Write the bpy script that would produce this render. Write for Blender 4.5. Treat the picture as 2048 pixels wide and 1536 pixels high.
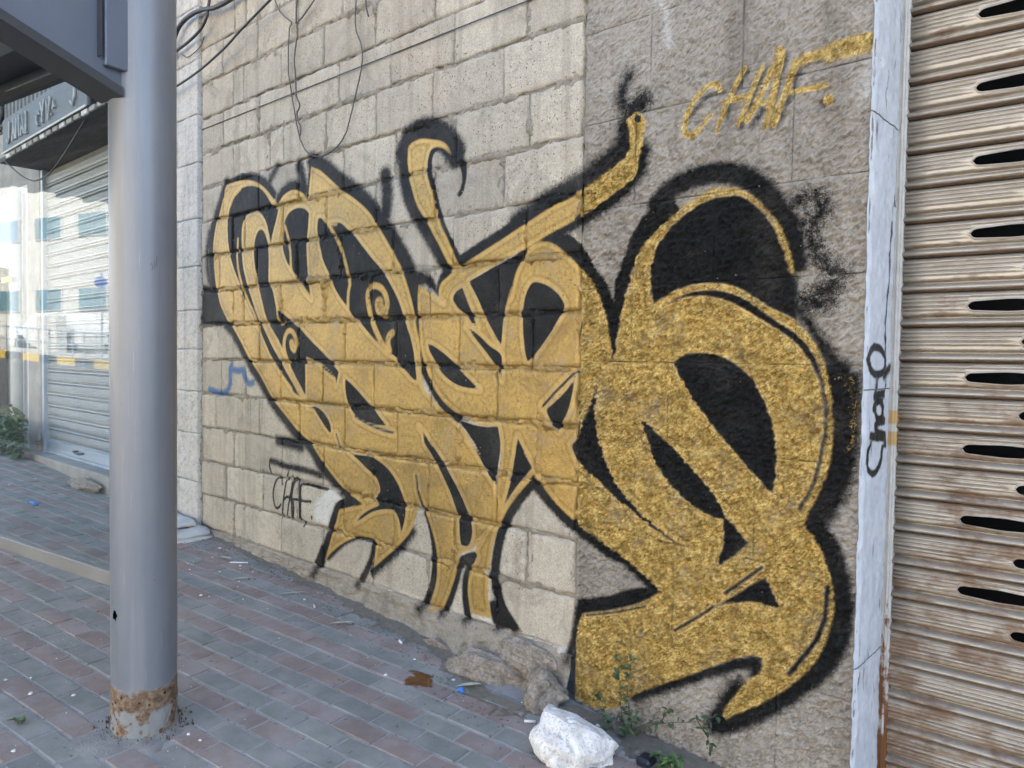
import bpy, math, random
import numpy as np
from mathutils import Vector, Matrix
rad = math.radians
sc = bpy.context.scene
for o in list(bpy.data.objects):
    bpy.data.objects.remove(o, do_unlink=True)
COL = sc.collection

# ------------------------------------------------------------------ camera
cam_d = bpy.data.cameras.new('camera')
cam = bpy.data.objects.new('camera', cam_d)
COL.objects.link(cam)
_r = Vector((0.74681779, 0.66485936, 0.01500724))
_u = Vector((-0.03512563, 0.01690074, 0.99923999))
_f = Vector((-0.66410043, 0.74677734, -0.03597538))
cam.matrix_world = Matrix(((_r.x, _u.x, -_f.x, 0.0), (_r.y, _u.y, -_f.y, -2.23405), (_r.z, _u.z, -_f.z, 1.38015), (0, 0, 0, 1)))
cam_d.sensor_width = 36.0
cam_d.lens = 26.2004
cam_d.clip_start = 0.05
cam_d.clip_end = 2000.0
sc.camera = cam

# ------------------------------------------------------------------ sky, sun, exposure
SUN_EL, SUN_AZ = 47.0, 24.0          # the sun stands behind the building; azimuth from +Y towards +X
world = bpy.data.worlds.new('World')
sc.world = world
world.use_nodes = True
wn = world.node_tree
bg = wn.nodes['Background']
sky = wn.nodes.new('ShaderNodeTexSky')
sky.sky_type = 'NISHITA'
sky.sun_disc = False
sky.sun_elevation = rad(SUN_EL)
sky.sun_rotation = rad(SUN_AZ)
sky.air_density = 1.0
sky.dust_density = 2.5
sky.ozone_density = 0.8
wn.links.new(sky.outputs['Color'], bg.inputs['Color'])
bg.inputs['Strength'].default_value = 0.15
sun_d = bpy.data.lights.new('sun', 'SUN')
sun_d.energy = 4.6
sun_d.angle = rad(0.5)
sun_d.color = (1.0, 0.93, 0.83)
sun = bpy.data.objects.new('sun', sun_d)
COL.objects.link(sun)
_sd = Vector((math.sin(rad(SUN_AZ)) * math.cos(rad(SUN_EL)), math.cos(rad(SUN_AZ)) * math.cos(rad(SUN_EL)), math.sin(rad(SUN_EL))))
sun.rotation_euler = _sd.to_track_quat('Z', 'Y').to_euler()
sun.location = _sd * 60
vs = sc.view_settings
vs.view_transform = 'Standard'
vs.look = 'None'
vs.gamma = 1.0
vs.use_curve_mapping = False
vs.exposure = 2.62
sc.render.engine = 'CYCLES'
sc.cycles.use_denoising = True
sc.cycles.use_adaptive_sampling = True
sc.cycles.adaptive_threshold = 0.02
sc.cycles.max_bounces = 5
sc.cycles.diffuse_bounces = 2
sc.cycles.glossy_bounces = 2
sc.cycles.transparent_max_bounces = 12
sc.cycles.sample_clamp_indirect = 8.0

# ------------------------------------------------------------------ helpers
rng = np.random.default_rng(7)
R = random.Random(11)
GS_ = -0.054                       # the pavement falls this much per metre of X


def gz(x):
    return GS_ * x


_lat = [np.random.default_rng(100 + i).random((64, 64)) for i in range(12)]


def vnoise(x, y, s=0):
    L = _lat[s % 12]
    xi = np.floor(x).astype(int); yi = np.floor(y).astype(int)
    fx = x - xi; fy = y - yi
    fx = fx * fx * fx * (fx * (fx * 6 - 15) + 10); fy = fy * fy * fy * (fy * (fy * 6 - 15) + 10)
    a = L[xi % 64, yi % 64]; b = L[(xi + 1) % 64, yi % 64]; c = L[xi % 64, (yi + 1) % 64]; d = L[(xi + 1) % 64, (yi + 1) % 64]
    return (a * (1 - fx) + b * fx) * (1 - fy) + (c * (1 - fx) + d * fx) * fy - 0.5


def fbm(x, y, f, oct=4, s=0, gain=0.5):
    t = 0; a = 1.0
    for i in range(oct):
        ca, sa = math.cos(0.6 + i), math.sin(0.6 + i)
        t = t + a * vnoise((x * ca - y * sa) * f + 17.3 * i, (x * sa + y * ca) * f + 5.1 * i, s + i)
        f *= 2.03; a *= gain
    return t


def tagit(o, label=None, cat=None, group=None, kind=None):
    if label: o['label'] = label
    if cat: o['category'] = cat
    if group: o['group'] = group
    if kind: o['kind'] = kind
    return o


def empty(name, loc=(0, 0, 0), label=None, cat=None, group=None):
    o = bpy.data.objects.new(name, None)
    o.location = loc
    o.empty_display_size = 0.1
    COL.objects.link(o)
    return tagit(o, label, cat, group)


def link(name, me, parent=None):
    o = bpy.data.objects.new(name, me)
    COL.objects.link(o)
    if parent is not None:
        o.parent = parent
        bl = parent.matrix_basis.translation.copy()
        p = parent.parent
        while p is not None:
            bl += p.matrix_basis.translation
            p = p.parent
        o.location = -bl
    return o


def mk(name, v, f, mat, parent=None, smooth=False, attrs=None):
    """world-space vertices -> one mesh object (parents are only ever translated)"""
    me = bpy.data.meshes.new(name)
    if isinstance(v, np.ndarray) and isinstance(f, np.ndarray):
        n = f.shape[1]
        me.vertices.add(len(v)); me.vertices.foreach_set('co', np.ascontiguousarray(v, dtype=np.float32).ravel())
        me.loops.add(f.size); me.loops.foreach_set('vertex_index', np.ascontiguousarray(f, dtype=np.int32).ravel())
        me.polygons.add(len(f))
        me.polygons.foreach_set('loop_start', np.arange(0, f.size, n, dtype=np.int32))
        me.update(calc_edges=True)
        me.validate()
    else:
        me.from_pydata([tuple(map(float, p)) for p in v], [], [tuple(map(int, q)) for q in f])
        me.update()
    if attrs:
        for k, a in attrs.items():
            at = me.attributes.new(k, 'FLOAT', 'POINT')
            at.data.foreach_set('value', np.ascontiguousarray(a, dtype=np.float32))
    if smooth:
        me.polygons.foreach_set('use_smooth', np.ones(len(me.polygons), dtype=bool))
    if mat is not None:
        me.materials.append(mat)
    return link(name, me, parent)


class MB:
    def __init__(s): s.v = []; s.f = []

    def add(s, v, f):
        b = len(s.v); s.v += [tuple(p) for p in v]; s.f += [tuple(i + b for i in q) for q in f]; return s

    def box(s, x0, x1, y0, y1, z0, z1, bev=0.0, M=None):
        b = min(bev, (x1 - x0) * .45, (y1 - y0) * .45, (z1 - z0) * .45)
        if b <= 0:
            v = [(x, y, z) for z in (z0, z1) for y in (y0, y1) for x in (x0, x1)]
            f = [(0, 2, 3, 1), (4, 5, 7, 6), (0, 1, 5, 4), (2, 6, 7, 3), (0, 4, 6, 2), (1, 3, 7, 5)]
        else:
            v = []; idx = {}
            for sx in (0, 1):
                for sy in (0, 1):
                    for sz in (0, 1):
                        X = (x0, x1)[sx]; Y = (y0, y1)[sy]; Z = (z0, z1)[sz]
                        dx = b if sx == 0 else -b; dy = b if sy == 0 else -b; dz = b if sz == 0 else -b
                        for ax, p in enumerate(((X, Y + dy, Z + dz), (X + dx, Y, Z + dz), (X + dx, Y + dy, Z))):
                            idx[(sx, sy, sz, ax)] = len(v); v.append(p)
            f = []
            for ax in range(3):
                o = [a for a in range(3) if a != ax]
                for sd in (0, 1):
                    q = []
                    for a, c in ((0, 0), (1, 0), (1, 1), (0, 1)):
                        k = [0, 0, 0]; k[ax] = sd; k[o[0]] = a; k[o[1]] = c; q.append(idx[(*k, ax)])
                    if (sd == 0) != (ax == 1): q.reverse()
                    f.append(tuple(q))
            for ax in range(3):
                o = [a for a in range(3) if a != ax]
                for a in (0, 1):
                    for c in (0, 1):
                        k0 = [0, 0, 0]; k1 = [0, 0, 0]
                        k0[o[0]] = k1[o[0]] = a; k0[o[1]] = k1[o[1]] = c; k0[ax] = 0; k1[ax] = 1
                        f.append((idx[(*k0, o[0])], idx[(*k1, o[0])], idx[(*k1, o[1])], idx[(*k0, o[1])]))
            for sx in (0, 1):
                for sy in (0, 1):
                    for sz in (0, 1):
                        f.append((idx[(sx, sy, sz, 0)], idx[(sx, sy, sz, 1)], idx[(sx, sy, sz, 2)]))
        if M is not None:
            v = [tuple(M @ Vector(p)) for p in v]
        return s.add(v, f)

    def tube(s, path, r, n=8, cap=True):
        P = [Vector(p) for p in path]
        rr = r if isinstance(r, (list, tuple)) else [r] * len(P)
        T = (P[1] - P[0]).normalized()
        up = Vector((0, 0, 1)) if abs(T.z) < .9 else Vector((1, 0, 0))
        N = T.cross(up).normalized(); v = []
        for i, p in enumerate(P):
            t = (P[min(i + 1, len(P) - 1)] - P[max(i - 1, 0)]).normalized()
            N = (N - t * N.dot(t)).normalized(); B = t.cross(N)
            for k in range(n):
                a = 2 * math.pi * k / n
                v.append(p + (N * math.cos(a) + B * math.sin(a)) * rr[i])
        f = [(i * n + k, i * n + (k + 1) % n, (i + 1) * n + (k + 1) % n, (i + 1) * n + k) for i in range(len(P) - 1) for k in range(n)]
        if cap:
            f.append(tuple(range(n))[::-1]); f.append(tuple((len(P) - 1) * n + k for k in range(n)))
        return s.add(v, f)

    def build(s, name, mat, parent=None, smooth=False):
        return mk(name, s.v, s.f, mat, parent, smooth)


def crom(pts, n=6, closed=False):
    P = [np.array(p, float) for p in pts]; out = []; m = len(P)
    for i in range(m if closed else m - 1):
        p1, p2 = P[i], P[(i + 1) % m]
        p0 = P[i - 1] if (closed or i > 0) else 2 * p1 - p2
        p3 = P[(i + 2) % m] if (closed or i + 2 < m) else 2 * p2 - p1
        for k in range(n):
            t = k / n
            out.append(0.5 * ((2 * p1) + (-p0 + p2) * t + (2 * p0 - 5 * p1 + 4 * p2 - p3) * t * t + (-p0 + 3 * p1 - 3 * p2 + p3) * t ** 3))
    if not closed: out.append(P[-1])
    return out


# ------------------------------------------------------------------ material helper
class NT:
    def __init__(s, name):
        s.m = bpy.data.materials.new(name); s.m.use_nodes = True
        s.t = s.m.node_tree; s.b = s.t.nodes['Principled BSDF']; s.out = s.t.nodes['Material Output']

    def n(s, typ, **kw):
        nd = s.t.nodes.new(typ)
        for k, v in kw.items():
            if hasattr(nd, k): setattr(nd, k, v)
        return nd

    def l(s, a, b): s.t.links.new(a, b)

    def val(s, sock, v):
        if hasattr(v, 'is_output') or hasattr(v, 'links'): s.l(v, sock)
        else: sock.default_value = v

    def coord(s, kind='Object', scale=(1, 1, 1), rot=(0, 0, 0)):
        tc = s.n('ShaderNodeTexCoord'); mp = s.n('ShaderNodeMapping')
        mp.inputs['Scale'].default_value = scale; mp.inputs['Rotation'].default_value = rot
        s.l(tc.outputs[kind], mp.inputs['Vector']); return mp.outputs['Vector']

    def pos(s, scale=(1, 1, 1), rot=(0, 0, 0)):
        g = s.n('ShaderNodeNewGeometry'); mp = s.n('ShaderNodeMapping')
        mp.inputs['Scale'].default_value = scale; mp.inputs['Rotation'].default_value = rot
        s.l(g.outputs['Position'], mp.inputs['Vector']); return mp.outputs['Vector']

    def pos2(s, rot, scale):
        mp = s.n('ShaderNodeMapping'); mp.inputs['Scale'].default_value = scale
        s.l(s.pos((1, 1, 1), rot), mp.inputs['Vector']); return mp.outputs['Vector']

    def noise(s, vec, scale, detail=4, rough=.55, dist=0):
        nd = s.n('ShaderNodeTexNoise'); s.l(vec, nd.inputs['Vector'])
        nd.inputs['Scale'].default_value = scale; nd.inputs['Detail'].default_value = detail
        nd.inputs['Roughness'].default_value = rough; nd.inputs['Distortion'].default_value = dist
        return nd.outputs['Fac']

    def voro(s, vec, scale, feature='F1', out='Distance', rnd=1.0):
        nd = s.n('ShaderNodeTexVoronoi', feature=feature); s.l(vec, nd.inputs['Vector'])
        nd.inputs['Scale'].default_value = scale; nd.inputs['Randomness'].default_value = rnd
        return nd.outputs[out]

    def ramp(s, fac, stops, interp='LINEAR'):
        nd = s.n('ShaderNodeValToRGB'); s.l(fac, nd.inputs['Fac']); cr = nd.color_ramp; cr.interpolation = interp
        while len(cr.elements) > 1: cr.elements.remove(cr.elements[-1])
        for i, (p, c) in enumerate(stops):
            if isinstance(c, (int, float)): c = (c, c, c)
            e = cr.elements[0] if i == 0 else cr.elements.new(p)
            e.position = p; e.color = (*c[:3], 1)
        return nd.outputs['Color']

    def math(s, op, a, b=0.0, clamp=False):
        nd = s.n('ShaderNodeMath', operation=op); nd.use_clamp = clamp
        s.val(nd.inputs[0], a); s.val(nd.inputs[1], b); return nd.outputs[0]

    def mix(s, fac, a, b, mode='MIX'):
        nd = s.n('ShaderNodeMixRGB', blend_type=mode)
        s.val(nd.inputs[0], fac)
        for i, c in ((1, a), (2, b)):
            if isinstance(c, (tuple, list)): nd.inputs[i].default_value = (*c[:3], 1)
            else: s.l(c, nd.inputs[i])
        return nd.outputs[0]

    def mrange(s, v, a, b, c=0.0, d=1.0, smooth=True):
        nd = s.n('ShaderNodeMapRange'); nd.interpolation_type = 'SMOOTHSTEP' if smooth else 'LINEAR'
        s.val(nd.inputs['Value'], v); s.val(nd.inputs['From Min'], a); s.val(nd.inputs['From Max'], b)
        nd.inputs['To Min'].default_value = c; nd.inputs['To Max'].default_value = d
        return nd.outputs['Result']

    def attr(s, name, out='Fac'):
        nd = s.n('ShaderNodeAttribute', attribute_name=name); return nd.outputs[out]

    def rnd(s): return s.n('ShaderNodeObjectInfo').outputs['Random']

    def bump(s, h, strength, dist, normal=None):
        nd = s.n('ShaderNodeBump'); nd.inputs['Strength'].default_value = strength; nd.inputs['Distance'].default_value = dist
        s.l(h, nd.inputs['Height'])
        if normal is not None: s.l(normal, nd.inputs['Normal'])
        return nd.outputs['Normal']

    def set(s, color=None, rough=None, metal=None, normal=None, spec=None):
        for k, v in (('Base Color', color), ('Roughness', rough), ('Metallic', metal), ('Normal', normal), ('Specular IOR Level', spec)):
            if v is None: continue
            if isinstance(v, (tuple, list)): s.b.inputs[k].default_value = (*v[:3], 1)
            else: s.val(s.b.inputs[k], v)
        return s.m


def simple(name, c1, c2, scale=8, rough=.7, metal=0, bump=.2, bd=.004, detail=5, spec=.4, stretch=(1, 1, 1)):
    t = NT(name); v = t.pos(stretch); n1 = t.noise(v, scale, detail, .6)
    col = t.ramp(n1, [(.3, c1), (.7, c2)])
    col = t.mix(t.mrange(t.rnd(), 0, 1, 0.0, .35, False), col, (c1[0] * .6, c1[1] * .6, c1[2] * .6))
    n2 = t.noise(v, scale * 7, 4, .6)
    return t.set(col, t.mrange(n1, .2, .8, rough - .1, min(1, rough + .1)), metal, t.bump(n2, bump, bd), spec)


# ------------------------------------------------------------------ the wall paint: signed distances in metres on the wall plane
PAINT = """ks|0.043|0.0195|-4321,2398 -4391,2292 -4456,2192 -4496,2071 -4504,1969 -4491,1851 -4455,1747 -4398,1651 -4311,1563 -4249,1533 -4143,1441 -4039,1337 -3911,1230 -3801,1133 -3721,1073 -3529,953 -3396,890 -3303,804 -3186,742 -3085,687 -2988,649
ks|0.0258|0.02925|-4513,2135 -4554,2013 -4554,1894 -4512,1789
kp|0|0.013|-4630,1811 -4407,1783 -4342,1545 -4639,1554
ks|0.0301|0.013|-4298,2394 -4117,2402 -3973,2377 -3863,2333 -3782,2265
ks|0.0258|0.026|-3836,2329 -3744,2413
ks|0.0344|0.0195|-3729,2231 -3678,2265 -3602,2282 -3528,2272 -3480,2245
ks|0.0344|0.02275|-3529,2386 -3498,2315 -3474,2238
ks|0.01892|0.00975|-3450,2201 -3433,2298 -3416,2375
ks|0.0473|0.0195|-3410,2387 -3295,2336 -3141,2237 -3036,2179 -2914,2090 -2816,2001 -2740,1916 -2666,1828 -2612,1749 -2576,1673
ks|0.043|0.02275|-2801,2224 -2785,2145 -2793,2045
ks|0.0344|0.0078|-2643,1749 -2602,1671 -2574,1596 -2556,1504 -2537,1418 -2514,1344 -2480,1288 -2429,1228 -2379,1180 -2299,1130
kp|0|0.00975|-2647,1740 -2560,1757 -2475,1730 -2441,1683 -2424,1643 -2516,1698 -2559,1689 -2566,1621 -2610,1623
ks|0.0344|0.00975|-2412,1668 -2396,1711 -2349,1752
ks|0.0645|0.0195|-2669,2311 -2625,2360 -2565,2377 -2489,2369 -2415,2333 -2366,2292 -2326,2247
kp|0|0.0052|-2391,2318 -2327,2274 -2280,2218 -2262,2173 -2269,2115 -2285,2075 -2307,2055 -2327,2075 -2304,2091 -2292,2124 -2298,2167 -2322,2209 -2358,2247
ks|0.0473|0.01625|-2660,2303 -2663,2241 -2649,2175 -2622,2103 -2577,2029 -2525,1972 -2473,1905 -2415,1834 -2357,1758
ks|0.016|0.0052|-2358,2247 -2406,2279 -2451,2292 -2483,2276 -2497,2231 -2484,2157 -2458,2081 -2434,2012 -2407,1954 -2367,1890 -2327,1832 -2291,1783
ks|0.0258|0.0078|-2287,1786 -2182,1828 -2075,1867 -1973,1908
ks|0.0473|0.0195|-1973,1908 -1857,1959 -1752,1994 -1664,2024
ks|0.0473|0.02275|-1664,2024 -1579,2064 -1509,2100 -1468,2137 -1464,2194
ks|0.0387|0.05|-1449,2244 -1424,2260 -1404,2269
ks|0.0344|0.0195|-1918,1810 -1810,1849 -1719,1874 -1626,1908 -1538,1947 -1469,1987 -1418,2033 -1400,2099
ks|0.0344|0.0078|-2001,1618 -1982,1687 -1956,1746 -1924,1794 -1879,1824 -1835,1835 -1779,1834 -1730,1811 -1687,1769 -1639,1719 -1598,1670 -1558,1613
kp|0|0.0052|-1763,1859 -1703,1839 -1645,1790 -1594,1718 -1551,1648 -1511,1587 -1507,1634 -1479,1704 -1461,1763 -1430,1826 -1387,1875 -1351,1911 -1280,1951 -1255,1881 -1360,1792 -1421,1706 -1463,1588 -1486,1467 -1504,1372 -1514,1372 -1526,1456 -1556,1569 -1614,1674 -1709,1767 -1762,1812
ks|0.03612|0.013|-1345,1907 -1292,1948 -1223,1974 -1156,1982 -1091,1977 -1033,1958 -986,1925 -945,1882 -910,1835 -880,1785 -865,1732 -858,1676
kp|0|0.0195|-895,1805 -856,1750 -849,1684 -849,1591 -812,1521 -770,1460 -733,1410 -697,1368 -676,1362 -753,1324 -810,1451 -869,1546
ks|0.0516|0.0195|-736,1347 -721,1280 -714,1212 -712,1145 -719,1076 -739,1014 -760,966 -786,915
kp|0|0.0195|-759,1378 -697,1366 -661,1340 -656,1239 -657,1150 -668,1086 -687,1030 -716,981 -755,966 -737,1097
ks|0.0387|0.013|-794,900 -766,872 -738,826 -719,779 -707,736 -710,730 -701,683 -704,622 -715,559 -740,503 -776,453 -819,407 -874,349 -932,295 -997,244 -1066,202
ks|0.0301|0.0195|-1085,189 -1049,269 -1000,345
kp|0|0.0117|-929,414 -929,458 -966,455 -1059,405 -1123,363 -1224,300 -1330,235 -1389,178 -1286,240 -1189,299 -1090,360 -1002,404 -965,409 -976,382 -946,385
ks|0.0215|0.013|-1390,188 -1330,223 -1223,289 -1122,350 -1046,394 -978,426 -938,429
ks|0.01892|0.00975|-1639,436 -1654,334 -1674,243
kp|0|0.0065|-1645,477 -1524,515 -1399,573 -1295,599 -1284,586 -1367,528 -1490,472 -1622,423 -1638,394
ks|0.03268|0.00975|-1288,591 -1355,629 -1432,673 -1529,715 -1621,761 -1481,682 -1585,727 -1657,756 -1714,786 -1787,837 -1862,896
ks|0.0258|0.0078|-1862,902 -1936,822 -1990,750 -2028,672 -2051,583 -2062,508 -2056,436 -2039,379 -2005,332 -1965,294
kp|0|0.0078|-2097,366 -2031,393 -1974,340 -1914,281 -2004,272 -2053,253 -2079,296
ks|0.02064|0.0065|-2538,753 -2503,712 -2462,638 -2437,570 -2426,500 -2425,434 -2443,352 -2481,270 -2515,235
ks|0.02408|0.0078|-2273,484 -2294,416 -2329,325 -2365,258
ks|0.02236|0.0078|-2215,483 -2229,424 -2230,347 -2215,262
ks|0.0344|0.00975|-3152,596 -3196,507 -3246,407 -3324,276
ks|0.01892|0.0117|-3246,330 -3119,425 -2986,486 -2870,491
ks|0.0215|0.00975|-2859,483 -2875,401 -2937,302 -2971,251
ks|0.0258|0.0195|-2581,579 -2662,493 -2768,411 -2868,331
ks|0.02|0.013|-3298,289 -3351,216
ks|0.0301|0.0195|-3733,894 -3617,890 -3492,881
ks|0.01892|0.013|-3799,774 -3641,762 -3467,760 -3313,751
ks|0.008|0.0039|-3813,779 -3819,743 -3799,709
ks|0.02408|0.055|-804,1868 -785,1829 -802,1799 -815,1755 -806,1708 -776,1670 -731,1635
ks|0.02|0.055|-866,1779 -834,1794 -802,1804
ks|0.0258|0.055|-832,1563 -791,1580 -743,1604
ks|0.0258|0.055|-813,1544 -760,1560
ks|0.0215|0.055|-877,1845 -841,1868
gp|0|0.006|-4321,2382 -4251,2395 -4117,2392 -4001,2371 -3917,2337 -3835,2287 -3742,2204 -3678,2245 -3602,2263 -3528,2250 -3444,2197 -3435,2285 -3422,2363 -3329,2325 -3141,2199 -3046,2149 -2934,2074 -2855,1993 -2777,1902 -2702,1813 -2656,1746 -2619,1669 -2587,1587 -2569,1507 -2544,1427 -2524,1242 -2470,1198 -2403,1154 -2275,1079 -2152,963 -2149,929 -2068,846 -2062,702 -2194,569 -2273,529 -2277,496 -2290,449 -2316,379 -2384,250 -2470,239 -2419,357 -2411,437 -2417,521 -2447,601 -2492,680 -2535,747 -2540,706 -2561,636 -2591,577 -2673,498 -2868,349 -2855,405 -2847,463 -2870,488 -2986,482 -3107,431 -3220,358 -3278,301 -3214,450 -3171,526 -3146,590 -3109,606 -2953,646 -3098,697 -3277,807 -3370,882 -3396,903 -3530,967 -3721,1087 -3801,1140 -3911,1244 -4040,1352 -4143,1456 -4249,1548 -4295,1571 -4374,1650 -4431,1746 -4463,1849 -4480,1967 -4472,2068 -4431,2189 -4376,2290
gp|0|0.006|-2556,1701 -2395,1611 -2423,1630 -2428,1669 -2412,1701 -2372,1726 -2341,1743 -2407,1839 -2465,1916 -2516,1988 -2569,2051 -2604,2123 -2632,2196 -2646,2267 -2643,2329 -2608,2346 -2548,2349 -2489,2335 -2431,2319 -2390,2296 -2358,2252 -2350,2239 -2370,2254 -2406,2281 -2447,2295 -2488,2291 -2508,2255 -2516,2206 -2494,2153 -2468,2094 -2442,2019 -2417,1955 -2375,1891 -2334,1822 -2293,1764 -2241,1782 -2139,1821 -2040,1859 -1940,1899 -1843,1938 -1751,1970 -1663,1996 -1584,2031 -1519,2061 -1467,2097 -1452,2126 -1453,2170 -1464,2207 -1449,2230 -1418,2233 -1392,2202 -1396,2159 -1405,2109 -1414,2067 -1428,2021 -1475,1992 -1538,1956 -1627,1917 -1719,1881 -1810,1852 -1892,1820 -1971,1792 -2073,1759 -2166,1729 -2225,1707 -1996,1708 -1956,1746 -1924,1794 -1886,1820 -1841,1826 -1797,1819 -1753,1794 -1705,1757 -1663,1721 -1621,1681 -1586,1637 -1614,1674 -1578,1615 -1556,1569 -1534,1512 -1523,1456 -1511,1378 -1564,1309 -1574,1291 -1596,1222 -1630,1156 -1650,1097 -1682,1053 -1663,1008 -1604,962 -1654,762 -1658,767 -1750,820 -1862,919 -1952,826 -2014,746 -2061,654 -2088,552 -2100,457 -2097,366 -2079,296 -2198,292 -2212,339 -2218,401 -2206,479 -2185,552 -2152,607 -2063,751 -2068,847 -2042,970 -2043,990 -2049,1047 -2060,1098 -2139,1092 -2229,1112 -2307,1140 -2379,1180 -2429,1223 -2471,1272 -2506,1333 -2532,1401 -2547,1487 -2557,1572 -2562,1652
gp|0|0.006|-1501,1383 -1486,1467 -1475,1533 -1463,1588 -1439,1652 -1421,1706 -1403,1750 -1360,1798 -1313,1840 -1255,1881 -1187,1913 -1143,1930 -1090,1932 -1037,1915 -995,1888 -954,1845 -914,1793 -888,1739 -873,1691 -864,1646 -853,1501 -820,1465 -791,1424 -767,1374 -753,1324 -745,1279 -739,1224 -737,1161 -742,1097 -758,1035 -778,982 -800,932 -812,893 -784,860 -760,822 -741,780 -726,732 -719,673 -725,617 -737,565 -762,502 -798,447 -836,401 -875,361 -932,310 -992,264 -1044,225 -1051,244 -1030,287 -1000,333 -970,375 -929,414 -929,458 -966,455 -997,440 -1059,405 -1123,363 -1224,300 -1330,235 -1401,184 -1450,128 -1563,91 -1654,104 -1648,265 -1630,411 -1618,428 -1490,472 -1367,528 -1288,585 -1355,626 -1432,666 -1528,712 -1595,748 -1481,688 -1585,732 -1654,762 -1667,884 -1663,1008 -1612,967 -1548,928 -1569,1115 -1578,1183 -1576,1240 -1564,1309
kp|0|0.0052|-4297,2189 -4266,2269 -4221,2316 -4146,2347 -4044,2350 -3938,2326 -3862,2280 -3795,2211 -3729,2175 -3755,2115 -3794,2035 -3807,1979 -3834,2067 -3875,2142 -3937,2185 -4001,2200 -4072,2186 -4116,2154 -4133,2112 -4137,2038 -4122,1940 -4100,1857 -4056,1765 -3998,1675 -3934,1578 -3858,1497 -3899,1549 -3803,1433 -3723,1356 -3619,1260 -3531,1180 -3464,1137 -3556,1165 -3671,1251 -3776,1334 -3857,1426 -3927,1513 -4012,1609 -4085,1693 -4129,1754 -4181,1824 -4242,1911 -4281,2005 -4300,2106
kp|0|0.0052|-3916,2086 -3958,2072 -3986,2024 -3995,1967 -3985,1893 -3959,1819 -3935,1756 -3845,1569 -3750,1476 -3672,1391 -3595,1302 -3519,1221 -3456,1153 -3457,1257 -3458,1366 -3354,1340 -3285,1322 -3195,1271 -3184,1220 -3160,1292 -3207,1329 -3308,1393 -3413,1453 -3522,1522 -3559,1539 -3647,1585 -3738,1630 -3758,1666 -3792,1745 -3825,1768 -3826,1882 -3834,1982 -3854,2033 -3882,2072
kp|0|0.0052|-3670,2106 -3626,2149 -3552,2164 -3479,2152 -3436,2123 -3445,2055 -3459,1956 -3452,1855 -3440,1767 -3409,1666 -3475,1709 -3524,1759 -3586,1830 -3637,1875 -3676,1940 -3689,1997 -3683,2052
kp|0|0.0052|-3361,2088 -3315,2083 -3270,2049 -3225,2048 -3160,2044 -3096,2005 -3033,1962 -2971,1907 -2891,1839 -2833,1793 -2785,1748 -2737,1692 -2690,1626 -2653,1554 -2626,1496 -2612,1473 -2589,1410 -2575,1346 -2561,1266 -2587,1271 -2641,1310 -2695,1344 -2728,1376 -2780,1394 -2847,1433 -2926,1488 -3008,1551 -3039,1564 -3113,1629 -3167,1675 -3211,1722 -3256,1796 -3302,1857 -3336,1932 -3360,2013
gs|0.011|0.006|-3327,2101 -3270,2052 -3192,1971 -3142,1896 -3110,1831 -3088,1766 -3077,1728 -3088,1697 -3091,1609
gs|0.012|0.006|-3270,2062 -3236,2049 -3193,2041
gs|0.01|0.006|-3670,2078 -3638,2013 -3606,1935 -3599,1852 -3580,1816 -3500,1744 -3427,1680
gs|0.01|0.006|-4182,2057 -4186,1982 -4177,1907 -4152,1830 -4107,1753 -4048,1677 -3969,1586 -3885,1433 -3789,1341 -3696,1265 -3594,1191
gs|0.006|0.006|-4266,2262 -4221,2312 -4146,2343
gs|0.01|0.006|-3361,2111 -3372,2047
gs|0.016|0.006|-2780,1397 -2828,1445 -2877,1512 -2897,1548 -2923,1616 -2933,1671 -2909,1707 -2865,1712 -2820,1695 -2788,1659 -2778,1611 -2801,1576
gs|0.03|0.006|-2801,1579 -2835,1601 -2840,1628
gs|0.018|0.006|-2743,1486 -2771,1466 -2775,1436 -2766,1403
gs|0.015|0.006|-3494,1154 -3569,1233 -3633,1336 -3665,1398 -3669,1454 -3640,1499 -3602,1506 -3565,1481 -3548,1440 -3564,1402
gs|0.022|0.006|-3570,1406 -3589,1419 -3596,1440
gs|0.008|0.006|-3745,1665 -3738,1602 -3718,1559 -3686,1541 -3660,1558
kp|0|0.0039|-3108,1264 -3102,1198 -3086,1148 -3033,1087 -2961,1061 -2871,1048 -2770,1046 -2823,1082 -2882,1127 -2962,1179 -3045,1232
kp|0|0.0039|-3446,1099 -3398,1106 -3340,1101 -3282,1072 -3242,1035 -3225,990 -3236,973 -3281,1006 -3339,1055 -3386,1092
ks|0.008|0.0078|-3181,974 -3164,943 -3147,912
ks|0.008|0.00975|-3022,1075 -2920,1045 -2822,1027 -2727,1017
ks|0.008|0.0078|-3302,1315 -3195,1271
kp|0|0.00325|-2491,1438 -2449,1424 -2391,1396 -2326,1358 -2271,1316 -2217,1280 -2179,1254 -2160,1244 -2216,1245 -2293,1255 -2365,1286 -2414,1324 -2456,1373 -2482,1407
kp|0|0.00325|-2339,1626 -2331,1648 -2301,1668 -2281,1675 -2262,1639 -2238,1596 -2207,1547 -2184,1504 -2222,1526 -2260,1559 -2299,1581 -2323,1604
kp|0|0.00325|-2244,1697 -2166,1724 -2080,1755 -1997,1779 -1931,1799 -1943,1765 -1969,1727 -1989,1673 -2001,1618 -2002,1658 -2021,1598 -2037,1532 -2043,1481 -2046,1422 -2074,1455 -2118,1513 -2156,1566 -2186,1615 -2216,1659
kp|0|0.00325|-2252,1510 -2206,1488 -2161,1461 -2109,1424 -2066,1404 -2045,1383 -2042,1332 -2036,1288 -2050,1306 -2086,1352 -2123,1388 -2175,1435 -2221,1478
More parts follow.
